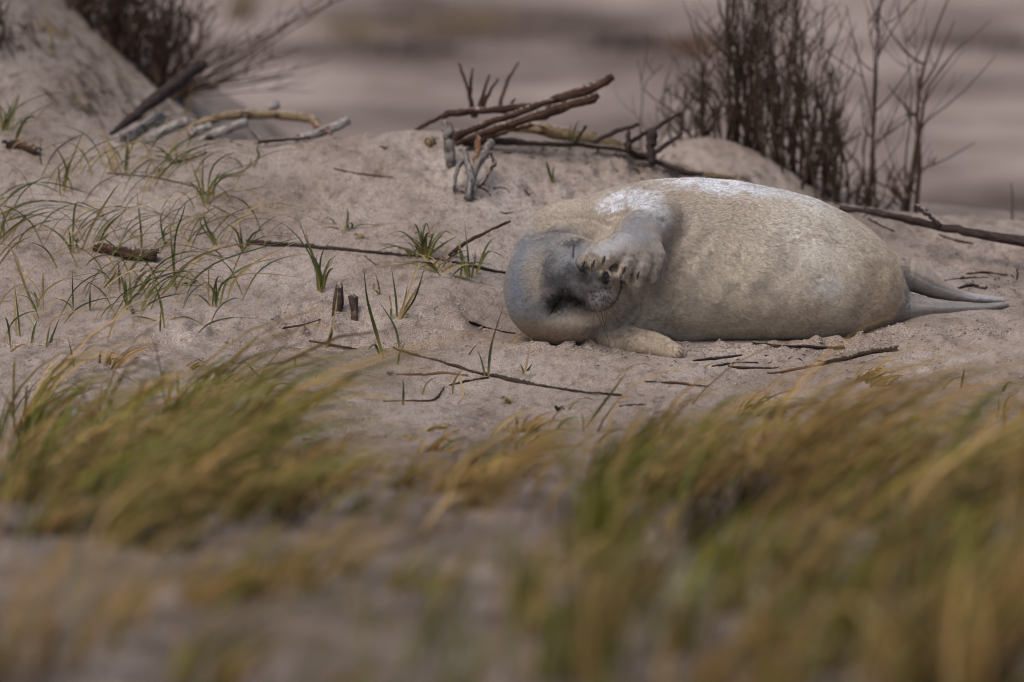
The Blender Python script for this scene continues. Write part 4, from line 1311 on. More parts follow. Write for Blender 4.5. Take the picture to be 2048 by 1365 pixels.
# ------------------------------------------------------------------ bare shrubs
def shrub(label, base, stems, spread, hgt, Y, dens=7, lean=0.0, thick=.0038, group='bare shrubs behind the dune', seed=0, tips=None):
    g = np.random.default_rng(seed)
    b0 = P(base[0], base[1], Y)
    b0[2] = float(height(b0[0], b0[1])) - .01
    root = empty('bare_shrub', b0, label, 'shrub', group)
    sc = (Y + 12) / 12 * .001147
    for s in range(stems):
        if tips:
            tx, ty = tips[s % len(tips)][:2]
            top = P(tx, ty, Y + g.uniform(-.12, .15))
            st = b0 + np.array([g.normal() * .012, g.normal() * .02, 0])
        else:
            st = b0 + np.array([g.uniform(-1, 1) * spread[0] * sc, g.normal() * .05, 0])
            st[2] = float(height(st[0], st[1])) - .01
            hh = hgt * sc * g.uniform(.5, 1.1)
            top = st + np.array([(g.normal() * spread[1] + lean) * sc, g.normal() * .09, hh])
        mb = MB()
        side_twigs = []
        n = 10
        mid1 = st + (top - st) * .35 + g.normal(size=3) * np.array([.02, .02, .006]); mid2 = st + (top - st) * .7 + g.normal(size=3) * np.array([.02, .02, .006])
        via = tips[s % len(tips)][2:] if tips else ()
        if via:
            mid1 = P(via[0], via[1], Y); mid2 = (mid1 + top) / 2 + g.normal(size=3) * .008
            mid1 = mid1 + g.normal(size=3) * .004
        path = catmull([st, mid1, mid2, top] if not via else [st, (st + mid1) / 2 + g.normal(size=3) * .006, mid1, mid2, top], n)
        r0 = thick * g.uniform(.7, 1.3) * (.55 if tips and s > 0 else 1.0)
        mb.tube(path, [r0, r0 * .8, r0 * .55, r0 * .3], 5, .1, seed + s)
        L = np.linalg.norm(top - st)
        for k in range(dens):
            i = g.integers(1, n - 1)
            a = path[i]
            d = (path[min(i + 1, n - 1)] - path[i - 1]); d /= np.linalg.norm(d)
            side = np.array([g.normal(), g.normal() * .8, g.uniform(.1, .9)]); side /= np.linalg.norm(side)
            l2 = L * g.uniform(.12, .38)
            e = a + (d * .65 + side * .75) * l2
            q = catmull([a, a + (d * .4 + side * .6) * l2 * .5 + g.normal(size=3) * .006, e], 5)
            tb = MB() if tips else mb
            side_twigs.append(tb)
            tb.tube(q, [r0 * .5, r0 * .38, r0 * .2], 4, .08, seed + s * 31 + k, caps=False)
            for kk in range(1):
                a2 = q[g.integers(1, 5)]
                s2 = np.array([g.normal(), g.normal() * .8, g.uniform(0, .9)]); s2 /= np.linalg.norm(s2)
                tb.tube(np.array([a2, a2 + (d * .4 + s2 * .7) * l2 * .25 + g.normal(size=3) * .003, a2 + (d * .5 + s2 * .7) * l2 * .5]), [r0 * .3, r0 * .22, r0 * .15], 4, .05, k, caps=False)
        so = mb.build('stem', M['twig'], root)
        if tips:
            for tb in side_twigs:
                tb.build('twig', M['twig'], so)
    return root


shrub('low sparse sapling at the left end of the tall shrubs', (1352, 285), 6, (28, 30), 150, 2.30, 3, thick=.0035, seed=10)
for i, (bx_, by_, st_, sp, hh, lab) in enumerate([
        (1420, 278, 12, (30, 14), 170, 'low dark shrub at the left of the tall row, on the mound'),
        (1478, 288, 16, (30, 20), 400, 'tall dense dark shrub, second in the row from the mound top'),
        (1525, 305, 16, (28, 24), 440, 'dense dark shrub with dry knots, third in the row'),
        (1575, 335, 16, (28, 28), 400, 'thick dark shrub in the middle of the row'),
        (1625, 370, 13, (26, 26), 300, 'dark shrub right of the middle with crossing twigs'),
        (1668, 390, 13, (24, 28), 280, 'dark shrub at the low end of the dense row')]):
    shrub(lab, (bx_, by_), st_, sp, hh, 2.35 - i * .03, 6, thick=.0042, seed=20 + i * 97)
shrub('slender open shrub with straight stem beside the dense row', (1742, 412), 6, None, 0, 2.15, 4, thick=.0062, seed=300,
      tips=[(1765, -60, 1749, 200), (1735, 20, 1750, 120), (1800, -30, 1752, 130), (1845, 215, 1745, 300), (1692, 10, 1742, 230), (1722, 190, 1736, 300)])
shrub('open forked shrub standing at the right end of the row', (1815, 418), 7, None, 0, 2.12, 4, thick=.0068, seed=340,
      tips=[(1908, -30, 1832, 205), (1783, -20, 1826, 215), (1992, 112, 1842, 258), (1915, 98, 1850, 185), (1832, 60, 1836, 200), (1950, 285, 1822, 350), (1765, 330, 1805, 385)])
shrub('short bushy shoots at the foot of the slender shrub', (1772, 412), 12, (50, 12), 110, 2.08, 3, thick=.0042, seed=380)
shrub('thin dead shoots left of the row above the heap', (1300, 280), 5, None, 0, 2.35, 2, thick=.0030, seed=400, tips=[(1275, 120), (1265, 190), (1375, 95), (1362, 150), (1340, 140)])
shrub('lone leaning twig at the far left of the tall row', (1455, 290), 1, None, 0, 2.45, 1, thick=.0050, seed=420, tips=[(1365, 0)])
shrub('few thin shoots at the right edge behind the thick branch', (2035, 442), 4, None, 0, 1.95, 1, thick=.0030, seed=430, tips=[(2022, 365), (2040, 400), (2010, 415), (2050, 390)])
LB = 'dark shrubs on the left bank'
for i, (bx_, by_, Yq, hh, lab) in enumerate([(165, 20, 3.35, 190, 'dark shrub highest on the left bank'), (205, 55, 3.33, 220, 'dense dark shrub second from the top of the left bank'),
                                             (245, 95, 3.30, 240, 'dense dark shrub halfway down the left bank'), (285, 135, 3.25, 230, 'dense dark shrub low on the left bank'),
                                             (320, 172, 3.2, 200, 'lowest dark shrub of the bank, behind the leaning pole')]):
    shrub(lab, (bx_, by_), 15, (26, 34), hh, Yq, 9, lean=14, thick=.0048, group=LB, seed=500 + i * 71)
shrub('shrub with long bare branches leaning far right over the beach', (330, 200), 17, None, 0, 3.15, 5, thick=.0062, group=LB, seed=900,
      tips=[(700, -12), (640, 20), (560, 55), (600, 95), (545, 45), (660, 120), (630, 185), (520, 150), (500, 60), (470, 20), (560, 130), (450, 100), (480, 160), (430, 60), (520, 110), (590, 150), (440, 20)])
shrub('small shrub peeking in at the far left edge', (-12, 190), 6, (14, 12), 190, 2.6, 4, thick=.004, group=LB, seed=980)
shrub('thin upright shoots between the dark shrubs and the beach', (372, 175), 6, (20, 26), 250, 3.4, 4, lean=40, thick=.004, group=LB, seed=990)

# ------------------------------------------------------------------ grass
GREEN = [(.070, .088, .024), (.085, .105, .034), (.050, .070, .024), (.115, .120, .032), (.075, .090, .048)]
YEL = [(.30, .26, .06), (.36, .29, .09), (.26, .22, .05)]
TAN = [(.40, .29, .14), (.33, .23, .10), (.46, .36, .21)]


def blade_cols(g, dry=0.15):
    gr = GREEN[g.integers(len(GREEN))]
    if g.random() < dry:
        t = TAN[g.integers(3)]
        return t, TAN[g.integers(3)], TAN[g.integers(3)]
    return YEL[g.integers(3)], gr, (gr if g.random() < .55 else TAN[g.integers(3)])


def tuft(label, blades, extra=0, hgt=60, spread=30, dry=.2, seed=0, width=.0029, base=None, long=0):
    """blades: picture positions from foot to tip; the foot stands on the sand"""
    g = np.random.default_rng(seed)
    foot = base or blades[0][0]
    b0 = ground_hit(*foot)
    root = empty('grass_tuft', b0, label, 'grass tuft', 'grass tufts in the sand')
    for bl in blades:
        wd = width
        if isinstance(bl[-1], (int, float)):
            wd, bl = bl[-1], bl[:-1]
        b = ground_hit(*bl[0]); b[2] -= .006
        dy = g.uniform(-.06, .06)
        pts = [b] + [P(q[0], q[1], b[1] + dy * (i + 1) / len(bl)) for i, q in enumerate(bl[1:])]
        for q in pts[1:]:
            q[2] = max(q[2], float(height(q[0], q[1])) + .003)
        cb, cm, ct = blade_cols(g, dry)
        MB().blade(catmull(pts, 12), wd * g.uniform(.8, 1.15), cb, cm, ct, g.uniform(-1.2, 1.2), 0, (1, g.uniform(-.6, .6), 0)).build('dry_blade' if cm[0] > .2 else 'blade', M['grass'], root)
    for k in range(long):
        b = b0 + np.array([g.normal() * .05, g.normal() * .09, 0]); b[2] = float(height(b[0], b[1])) - .006
        L = g.uniform(.08, .27); rise = min(L * g.uniform(.25, .75), .11); sgn = 1 if g.random() < .8 else -.7
        dyy = g.normal() * .05
        pts = [b, b + np.array([sgn * L * .22, dyy * .3, rise * .7]), b + np.array([sgn * L * .6, dyy * .7, rise]), b + np.array([sgn * L * 1.1, dyy, rise * g.uniform(.5, 1.0)])]
        cb, cm, ct = blade_cols(g, dry)
        MB().blade(catmull(pts, 12), width * g.uniform(.4, .75), cb, cm, ct, g.uniform(-1.2, 1.2), 0, (1, g.uniform(-.6, .6), 0)).build('dry_blade' if cm[0] > .2 else 'blade', M['grass'], root)
    for k in range(extra):
        b = b0 + np.array([g.normal() * .012, g.normal() * .02, 0]); b[2] = float(height(b[0], b[1])) - .005
        an = g.uniform(0, 6.28); hh = hgt * .001147 * g.uniform(.4, 1.2)
        out = spread * .001147 * g.uniform(.3, 1.5)
        dv = np.array([math.cos(an) * out, math.sin(an) * out * .8, 0])
        pts = [b, b + dv * .3 + np.array([0, 0, hh * .65]), b + dv * .8 + np.array([0, 0, hh]), b + dv * 1.35 + np.array([0, 0, hh * g.uniform(.55, 1.15)])]
        cb, cm, ct = blade_cols(g, dry)
        MB().blade(catmull(pts, 10), width * g.uniform(.6, 1.1), cb, cm, ct, g.uniform(-1.5, 1.5), 0, (1, g.uniform(-.8, .8), 0)).build('dry_blade' if cm[0] > .2 else 'blade', M['grass'], root)
    return root


TUFTS = [
    ('fullest grass tuft, spreading many blades near the crest', [[(410, 408), (405, 350), (412, 282)], [(413, 408), (425, 335), (470, 305), (517, 312)], [(412, 408), (430, 360), (480, 345), (512, 326)],
        [(412, 406), (450, 388), (500, 380), (538, 371)], [(408, 406), (395, 360), (370, 298)], [(410, 406), (402, 365), (398, 330), (405, 318)], [(411, 404), (440, 360), (475, 352), (523, 353)]], 5, 70, 40),
    ('grass tuft with one long pointed leaf leaning left', [[(232, 348), (220, 300), (188, 235), .0038], [(246, 356), (230, 310), (205, 258)], [(250, 345), (252, 310), (256, 260)], [(228, 345), (212, 290), (206, 260)]], 3, 60, 30),
    ('grass tuft of upright blades right of the curved bark', [[(128, 385), (140, 330), (172, 250)], [(125, 382), (133, 340), (115, 300), (98, 285)], [(110, 378), (120, 345), (150, 310), (180, 245)], [(160, 335), (165, 300), (178, 244)], [(84, 330), (80, 310), (82, 278)]], 6, 70, 40),
    ('bushy grass at the left edge near the dark shrub', [[(5, 262), (15, 230), (45, 172)], [(10, 262), (25, 225), (42, 188), .004], [(3, 262), (20, 225), (5, 185)], [(28, 285), (45, 250), (98, 233)], [(30, 285), (50, 240), (70, 235), (45, 225)], [(20, 290), (40, 262), (42, 235)]], 9, 80, 45),
    ('two yellow green shoots near the dark twig by the crest', [[(288, 360), (296, 335), (310, 318)], [(315, 357), (318, 338), (296, 336)], [(254, 344), (256, 300), (255, 258)]], 1, 30, 15),
    ('thin grass arching over the sand below the birch logs', [[(345, 330), (325, 300), (290, 293), (262, 303)], [(352, 330), (335, 308), (305, 302), (282, 303)], [(355, 332), (352, 300), (346, 285)], [(360, 328), (378, 305), (372, 296)]], 4, 35, 45),
    ('single bent dry stalk below the straight dark stick', [[(505, 335), (518, 312), (514, 298), (522, 285)]], 2, 25, 30),
    ('wind bent blades sweeping right from the left edge', [[(-10, 482), (40, 445), (95, 425), (150, 420)], [(-12, 500), (35, 452), (90, 425), (165, 425)], [(-10, 430), (60, 405), (130, 405), (205, 428)], [(-15, 465), (30, 430), (85, 412), (135, 412)],
        [(-12, 520), (40, 470), (100, 455), (170, 472)], [(-10, 445), (60, 430), (120, 440), (185, 475)], [(-8, 415), (50, 372), (110, 368), (215, 400)], [(-10, 395), (40, 370), (90, 372), (140, 398)], [(-12, 540), (30, 490), (80, 470), (125, 478)]], 8, 70, 80),
    ('yellow footed blade with a drooping tip left of the bark', [[(147, 507), (146, 460), (150, 415), (160, 405), (195, 420), (215, 432)], [(143, 505), (140, 475), (137, 455)]], 2, 45, 20),
    ('blades fanning up right beside the small bark roll', [[(161, 502), (188, 445), (225, 385), (240, 365)], [(181, 503), (215, 450), (290, 408), (380, 392), (440, 398)], [(176, 503), (205, 455), (250, 420), (330, 398)], [(190, 503), (215, 455), (262, 412)], [(185, 503), (215, 470), (252, 455)]], 3, 50, 40),
    ('tall single yellow green stalk right of the bark', [[(284, 497), (281, 450), (272, 372)]], 1, 30, 10),
    ('short grass sprig on bare sand below the fullest tuft', [[(331, 492), (324, 465), (322, 432), (335, 412)], [(331, 492), (328, 462), (348, 445)]], 2, 40, 20),
    ('tall dark blade standing straight among arching grass', [[(353, 580), (344, 500), (338, 400), .003], [(348, 575), (350, 480), (365, 430), (373, 400), .003]], 1, 40, 10),
    ('leafy grass sprig with two broad leaves left of the twig', [[(437, 493), (412, 450), (408, 420), .0034], [(434, 490), (405, 455), (402, 440), (416, 425)], [(436, 493), (422, 465), (395, 470), (360, 472)]], 2, 40, 25),
    ('green sprig at the left end of the long straight twig', [[(486, 503), (482, 470), (478, 438), .003], [(486, 502), (505, 470), (531, 457), .0034], [(484, 503), (474, 465), (450, 445)], [(488, 500), (480, 478), (468, 460)]], 2, 40, 25),
    ('stout sprig with blades arching both ways over the twig', [[(642, 586), (630, 530), (608, 468), (588, 412)], [(640, 584), (626, 522), (590, 468), (547, 440), (478, 437)], [(643, 586), (639, 545), (645, 505), (660, 482)], [(644, 586), (645, 555), (670, 513)],
        [(642, 586), (636, 540), (615, 480), (610, 447)], [(644, 586), (642, 548), (632, 520), (636, 508)]], 3, 60, 25),
    ('low arching blade left of the stakes', [[(430, 607), (450, 562), (520, 547), (600, 556)], [(432, 616), (433, 585), (432, 553)], [(440, 608), (455, 560), (500, 530), (560, 515)], [(450, 612), (470, 560), (520, 520), (605, 478)]], 9, 65, 45),
    ('long blades arching far right across the bare sand', [[(270, 590), (305, 548), (370, 543), (402, 570)], [(318, 592), (376, 526), (478, 489), (580, 493)], [(345, 598), (420, 533), (512, 499), (628, 468)], [(272, 588), (300, 560), (345, 545)], [(322, 590), (385, 520), (450, 495)]], 2, 45, 30),
    ('tall jointed yellow green stalk at the rim of the grass', [[(330, 657), (321, 605), (308, 564), (297, 528)], [(320, 664), (321, 640), (322, 612)], [(322, 640), (280, 634), (245, 637)], [(328, 640), (370, 645), (430, 662)]], 1, 40, 20),
    ('short green blades behind the jointed stalk', [[(255, 616), (245, 590), (222, 578)], [(252, 610), (248, 575), (236, 530)], [(205, 575), (232, 545), (240, 520)], [(240, 582), (238, 548), (237, 515)], [(210, 572), (230, 550), (215, 530), (190, 535)], [(258, 543), (275, 520), (288, 490)], [(275, 545), (300, 520), (310, 495)]], 4, 60, 35),
    ('pair of dark upright stems low at the left edge', [[(34, 672), (30, 605), (32, 537), .0034], [(41, 674), (35, 620), (28, 560), .003], [(72, 618), (50, 570), (42, 545)]], 3, 60, 40),
    ('dark stem alone left of the curled bark', [[(147, 617), (145, 575), (145, 537)], [(180, 623), (180, 595), (181, 566), .003]], 1, 30, 10),
    ('straw coloured stem leaning at the left edge', [[(70, 618), (45, 560), (20, 490)], [(48, 560), (30, 510), (0, 480)]], 4, 70, 40, .9),
    ('two short green blades in the sand above the blurred grass', [[(92, 695), (98, 660), (108, 632)], [(95, 692), (108, 665), (120, 632)], [(62, 690), (68, 660), (75, 640)]], 1, 30, 10),
    ('single dark green blade above the blurred grass on the left', [[(149, 733), (143, 705), (134, 672), .0034]], 0),
    ('slanting thin blade rising out of the blurred grass', [[(504, 772), (540, 725), (580, 678)], [(540, 770), (510, 745), (490, 722)]], 0),
    ('dry footed shoot standing in front of the taller stake', [[(652, 692), (668, 640), (676, 580), .003], [(655, 690), (664, 665), (662, 655)]], 0),
    ('tall thick green shoot right of the stakes', [[(769, 718), (748, 650), (734, 596), (727, 530), .0038], [(760, 708), (750, 690), (735, 700)]], 0),
    ('slim blade crossing left above the front twig', [[(800, 700), (790, 655), (756, 600)], [(795, 730), (800, 705), (812, 685)], [(795, 635), (791, 590), (782, 530)]], 0),
    ('straw based grass with green top below the twig', [[(793, 638), (818, 585), (833, 540), (845, 520), .0034], [(796, 638), (830, 585), (862, 545)], [(800, 636), (828, 600), (842, 560), (850, 530)], [(798, 640), (810, 600), (815, 570)], [(798, 640), (812, 655), (818, 665)]], 3, 50, 20, .5),
    ('small withered shoot left of the straw based grass', [[(761, 589), (756, 565), (748, 540), .003], [(760, 588), (750, 580), (744, 592)]], 1, 20, 10, .6),
    ('densest green tuft growing across the long twig', [[(845, 512), (835, 490), (810, 470)], [(848, 510), (855, 475), (875, 443), .0034], [(845, 512), (845, 480), (840, 453), .0034], [(852, 512), (885, 490), (918, 470)], [(840, 512), (820, 500), (795, 497)],
        [(850, 512), (850, 480), (838, 462)], [(855, 515), (880, 520), (895, 545)], [(852, 512), (862, 480), (872, 462)]], 22, 60, 60),
    ('flattened green tuft with roots bared below the long twig', [[(880, 545), (850, 525), (800, 530), (735, 535)], [(885, 548), (840, 532), (790, 525), (748, 528)], [(885, 548), (920, 555), (945, 580), (960, 608)], [(880, 546), (860, 530), (815, 540)], [(888, 545), (865, 525), (835, 520)]], 14, 40, 70, .35),
    ('broad leaved sprig between the densest tuft and the seal', [[(938, 555), (922, 510), (918, 480), .0042], [(940, 555), (935, 500), (928, 436), .0034], [(942, 556), (950, 520), (952, 495)], [(950, 548), (970, 500), (985, 478), (990, 480)], [(952, 546), (975, 505), (1000, 510), (1018, 525)], [(945, 556), (970, 568), (998, 575)]], 4, 45, 25),
    ('small sprig with a thin dark stem above the long twig', [[(690, 461), (682, 440), (675, 423), .002], [(692, 460), (696, 430), (693, 418)], [(694, 460), (720, 450), (752, 460), (795, 478)], [(700, 460), (705, 450), (697, 445)], [(690, 460), (670, 455), (645, 460)]], 2, 30, 20),
    ('tall broad blade standing before the seal chin', [[(976, 757), (983, 690), (1010, 603), .0042], [(972, 757), (964, 725), (955, 700)]], 0),
    ('brownish shoot just in front of the lower cheek', [[(1046, 758), (1056, 715), (1064, 668), .0028], [(1048, 745), (1058, 738), (1064, 728)], [(1050, 748), (1044, 735), (1038, 725)]], 0, 60, 30, .6),
    ('short yellow stub in the sand below the reddish twig', [[(806, 810), (807, 782), (806, 756), .0034]], 0, 60, 30, .5),
    ('yellow bent shoots crossing the front twig', [[(905, 788), (908, 765), (920, 745), (928, 740)], [(926, 794), (922, 765), (920, 734), .003], [(843, 790), (855, 765), (880, 752)]], 0, 60, 30, .9),
    ('long pale stalk slanting up beside the golden grass', [[(1166, 858), (1205, 810), (1235, 770), (1258, 738), .003]], 1, 40, 20, .4),
    ('sprig growing alone on the slope above the seal neck', [[(1106, 366), (1095, 335), (1080, 308), .003], [(1107, 366), (1106, 345), (1110, 330)], [(1106, 366), (1098, 340), (1092, 318)]], 0, 30, 10, .4),
    ('little green shoots on the crest behind the yellow log', [[(1140, 301), (1148, 262), (1159, 238)], [(1138, 301), (1140, 265), (1143, 240)]], 0),
    ('short dark shoot on the sand at the right', [[(1921, 776), (1926, 755), (1930, 733), .0034]], 0),
    ('curved dark blade at the right edge above the golden grass', [[(2006, 836), (2010, 808), (2022, 792), (2040, 786), .0028], [(1992, 838), (1997, 815), (1998, 785)]], 0),
    ('bright green sprig by the foot of the leaning pole', [[(372, 232), (378, 205), (385, 168), .004], [(368, 232), (375, 210), (380, 190), .004]], 0),
    ('small grass sprig on the left bank', [[(98, 110), (105, 85), (92, 52), .004], [(125, 80), (132, 50), (140, 15), .003]], 0, 30, 10, .7),
]
for i, t in enumerate(TUFTS):
    lab, bl = t[0], t[1]
    ex = t[2] if len(t) > 2 else 0
    tuft(lab, bl, int(ex * (.8 if bl[0][0][0] < 480 else 1.1)), t[3] if len(t) > 3 else 50, t[4] if len(t) > 4 else 25, t[5] if len(t) > 5 else .2, 1000 + i, long=(11 if bl[0][0][0] < 360 else 6) if bl[0][0][0] < 500 and 260 < bl[0][0][1] < 640 else 0)


# the near mass of marram grass
def blades_batch(b, m1, m2, tip, w, cb, cm, ct, tw, sd, n=6):
    """many blades at once: cubic through four points each, folded ribbons"""
    t = np.linspace(0, 1, n)[None, :, None]
    # Catmull-Rom through b, m1, m2, tip as a cubic Lagrange curve at 0, 1/3, 2/3, 1
    l0 = -4.5 * (t - 1 / 3) * (t - 2 / 3) * (t - 1); l1 = 13.5 * t * (t - 2 / 3) * (t - 1)
    l2 = -13.5 * t * (t - 1 / 3) * (t - 1); l3 = 4.5 * t * (t - 1 / 3) * (t - 2 / 3)
    p = b[:, None] * l0 + m1[:, None] * l1 + m2[:, None] * l2 + tip[:, None] * l3
    tan = np.gradient(p, axis=1); tan /= np.linalg.norm(tan, axis=2, keepdims=True) + 1e-9
    s0 = np.repeat(sd[:, None], n, 1)
    sv = np.cross(tan, np.cross(s0, tan)); sv /= np.linalg.norm(sv, axis=2, keepdims=True) + 1e-6
    nv = np.cross(tan, sv)
    th = tw[:, None, None] * t
    a = sv * np.cos(th) + nv * np.sin(th); nn = np.cross(tan, a)
    tt = t[0, :, 0]
    prof = np.clip(np.minimum(.55 + 1.6 * tt, 1) * (1 - tt ** 2.2) + .04, .05, 1)
    ww = (w[:, None] * prof[None])[:, :, None]
    V = np.stack([p - a * ww, p + nn * ww * .45, p + a * ww], 2)                # N, n, 3, 3
    cc = np.where(t < .3, cb[:, None] + (cm - cb)[:, None] * (t / .3), cm[:, None] + (ct - cm)[:, None] * np.clip((t - .45) / .55, 0, 1))
    C = np.repeat(cc[:, :, None], 3, 2)
    q = []
    for i in range(n - 1):
        o = 3 * i
        q += [(o, o + 1, o + 4, o + 3), (o + 1, o + 2, o + 5, o + 4)]
    F = np.array(q)[None] + (np.arange(len(b)) * 3 * n)[:, None, None]
    return V.reshape(-1, 3), F.reshape(-1, 4), C.reshape(-1, 3)


def grass_mass(name, label, clumps, seed):
    g = np.random.default_rng(seed)
    Bs, H, LN, DP, DRY = [], [], [], [], []
    for (cx, cy, rx, ry, n, hh, lean, dry) in clumps:
        nt_ = max(2, n // 22)
        tx, ty = cx + g.normal(size=nt_) * rx, cy + g.normal(size=nt_) * ry
        th = g.uniform(.6, 1.15, nt_)
        td = np.full(nt_, -1.0) if dry < 0 else np.clip(dry - .12 + g.normal(size=nt_) * .30, 0, 1)
        which = g.integers(0, nt_, n)
        loose = g.random(n) < .22
        px = np.where(loose, cx + g.normal(size=n) * rx * 1.3, tx[which]); py = np.where(loose, cy + g.normal(size=n) * ry * 1.3, ty[which])
        d = np.stack([ray(a, b) for a, b in zip(px, py)])
        z = np.zeros(n)
        for _ in range(6):
            t = (z - CAM[2]) / d[:, 2]; b = CAM + d * t[:, None]; z = height(b[:, 0], b[:, 1], False)
        sp = np.where(loose, .0, .016)
        b[:, 0] += g.normal(size=n) * sp; b[:, 1] += g.normal(size=n) * sp
        b[:, 2] = height(b[:, 0], b[:, 1], False) - .012
        h = hh * th[which] * g.uniform(.35, 1.2, n)
        ok = (b[:, 1] > -7.2) & (b[:, 1] < .1)
        Bs.append(b[ok]); H.append(h[ok]); LN.append((h * np.minimum(lean * 1.25 * g.uniform(.2, 1.7, n), 1.45) + g.normal(size=n) * .3 * h)[ok]); DP.append((g.normal(size=n) * .45 * h)[ok]); DRY.append(td[which][ok])
    b = np.vstack(Bs); h, ln, dp, dry = (np.concatenate(a) for a in (H, LN, DP, DRY))
    n = len(b)
    st = lambda x, y, z: np.stack([x, y, z], -1)
    m1 = b + st(ln * .22, dp * .25, h * .48); m2 = b + st(ln * .62, dp * .65, h * .86); tip = b + st(ln * 1.2, dp * 1.1, h * g.uniform(.62, 1.12, n))
    r = g.random(n)
    tan_ = np.array(TAN)[g.integers(0, 3, n)] * g.uniform(.42, 1.25, (n, 1)) * np.array([1.0, .86, .60])
    grn = np.array(GREEN)[g.integers(0, len(GREEN), n)] * g.uniform(.6, 2.4, (n, 1)) * np.array([1.2, 1.08, .45])
    mix = np.array([.22, .185, .05]) * g.uniform(.7, 1.2, (n, 1))
    isd, ism = (r < dry)[:, None], ((r >= dry) & (r < dry + .25))[:, None]
    cm = np.where(isd, tan_, np.where(ism, mix, grn)); cb = np.where(isd, tan_ * .35, np.array([.07, .06, .015])); ct = np.where(isd, tan_ * 1.12, np.where(ism, np.array([.34, .23, .10]), grn * 1.2))  # blade feet darkened to paint shade at the tussock bases
    dead = (dry < 0)[:, None]; dcol = np.array([.030, .021, .010]) * g.uniform(.5, 2.2, (n, 1))  # thatch blades near black, shade of the grass gaps painted in
    cm, cb, ct = np.where(dead, dcol, cm), np.where(dead, dcol * .6, cb), np.where(dead, dcol * 1.5, ct)
    sd = st(np.ones(n), g.uniform(-.9, .9, n), np.zeros(n))
    V, F, C = blades_batch(b, m1, m2, tip, (.0021 + .0016 * g.random(n) ** 2) * g.uniform(.6, 1.5, n), cb, cm, ct, g.uniform(-1.6, 1.6, n), sd)
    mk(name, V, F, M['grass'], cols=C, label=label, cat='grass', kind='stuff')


grass_mass('marram_grass', 'blurred green and brown dune grass in the left foreground', [
    # px, py, rx, ry, count, height, lean, dry (below 0: dark thatch, coloured as the shaded gaps)
    (20, 985, 50, 40, 70, .20, .6, .45), (140, 970, 60, 40, 110, .22, .9, .45), (260, 955, 60, 40, 150, .23, 1.0, .4), (370, 945, 55, 35, 170, .23, 1.1, .35),
    (450, 940, 45, 30, 110, .20, 1.2, .4), (530, 965, 45, 25, 50, .15, 1.3, .6), (60, 1060, 80, 30, 70, .18, .8, .5), (210, 1070, 70, 30, 90, .17, .7, .5), (340, 1050, 70, 30, 80, .16, .9, .55),
    (480, 1020, 60, 25, 90, .13, 1.0, .5), (620, 1010, 60, 22, 70, .10, 1.1, .6), (760, 1005, 60, 22, 70, .09, 1.1, .8), (880, 1010, 60, 25, 80, .10, 1.0, .9), (1010, 1010, 60, 25, 80, .11, 1.0, .85),
    (10, 900, 40, 40, 40, .22, .4, .4), (300, 1240, 200, 80, 50, .13, .8, .95), (100, 1300, 100, 80, 40, .17, .4, .9), (620, 1330, 130, 50, 60, .11, .5, .6), (560, 1150, 160, 50, 70, .09, 1.0, .95),
    (200, 1140, 150, 40, 50, .10, .8, .8), (420, 1330, 150, 60, 30, .13, .6, .9), (800, 1180, 140, 60, 50, .09, 1.0, .95),
    (260, 985, 110, 18, 130, .07, .6, -1), (430, 975, 70, 16, 90, .07, .6, -1), (560, 1040, 60, 12, 50, .05, .5, -1), (100, 1085, 90, 14, 60, .06, .4, -1), (350, 1085, 60, 12, 60, .05, .4, -1)], 77)
grass_mass('marram_grass', 'blurred golden and green dune grass in the right foreground', [
    (1200, 1000, 40, 35, 64, .18, .8, .6), (1300, 985, 50, 35, 88, .21, 1.1, .8), (1400, 975, 55, 35, 104, .23, 1.3, .9), (1510, 980, 60, 35, 112, .23, 1.4, .9), (1640, 985, 60, 35, 96, .22, 1.4, .9),
    (1760, 1000, 60, 35, 88, .21, 1.3, .85), (1880, 1010, 60, 35, 88, .20, 1.2, .85), (2000, 1010, 50, 35, 72, .19, 1.1, .8),
    (1130, 1120, 50, 40, 34, .15, .6, .8), (1240, 1150, 40, 50, 68, .23, .2, .15), (1340, 1190, 50, 50, 40, .19, .5, .6), (1480, 1160, 60, 45, 40, .18, .8, .8), (1620, 1170, 60, 45, 47, .19, .8, .6), (1760, 1180, 60, 45, 54, .19, .7, .7),
    (1900, 1190, 60, 45, 54, .22, .6, .75), (2020, 1190, 40, 45, 40, .22, .5, .7),
    (1090, 1340, 60, 50, 40, .17, .3, .6), (1230, 1380, 50, 50, 61, .23, .1, .2), (1400, 1390, 70, 50, 40, .18, .5, .8), (1560, 1390, 70, 50, 47, .20, .4, .5), (1720, 1390, 70, 50, 47, .20, .4, .7), (1880, 1380, 70, 50, 47, .22, .4, .7),
    (2010, 1370, 40, 50, 40, .24, .3, .6), (860, 1340, 90, 40, 40, .14, .3, .5), (980, 1260, 80, 50, 34, .12, .5, .85),
    (1290, 1010, 60, 16, 110, .10, .3, -1), (1560, 1040, 90, 20, 120, .10, .4, -1), (1760, 1050, 70, 20, 90, .10, .4, -1), (1960, 1130, 60, 50, 120, .13, .2, -1), (1990, 1280, 50, 50, 100, .14, .2, -1), (1560, 1230, 80, 40, 60, .10, .2, -1), (1380, 1130, 60, 30, 90, .10, .2, -1), (1180, 1200, 60, 40, 70, .09, .2, -1), (1700, 1330, 110, 40, 130, .11, .2, -1)], 78)
grass_mass('litter_grass', 'dry wisps of grass strewn over the sand between the masses', [
    (700, 860, 260, 40, 120, .035, 2.0, .85), (1050, 900, 160, 40, 110, .05, 1.4, .85), (250, 740, 220, 35, 90, .05, .8, .8), (1600, 830, 260, 40, 130, .06, 2.2, .9)], 79)


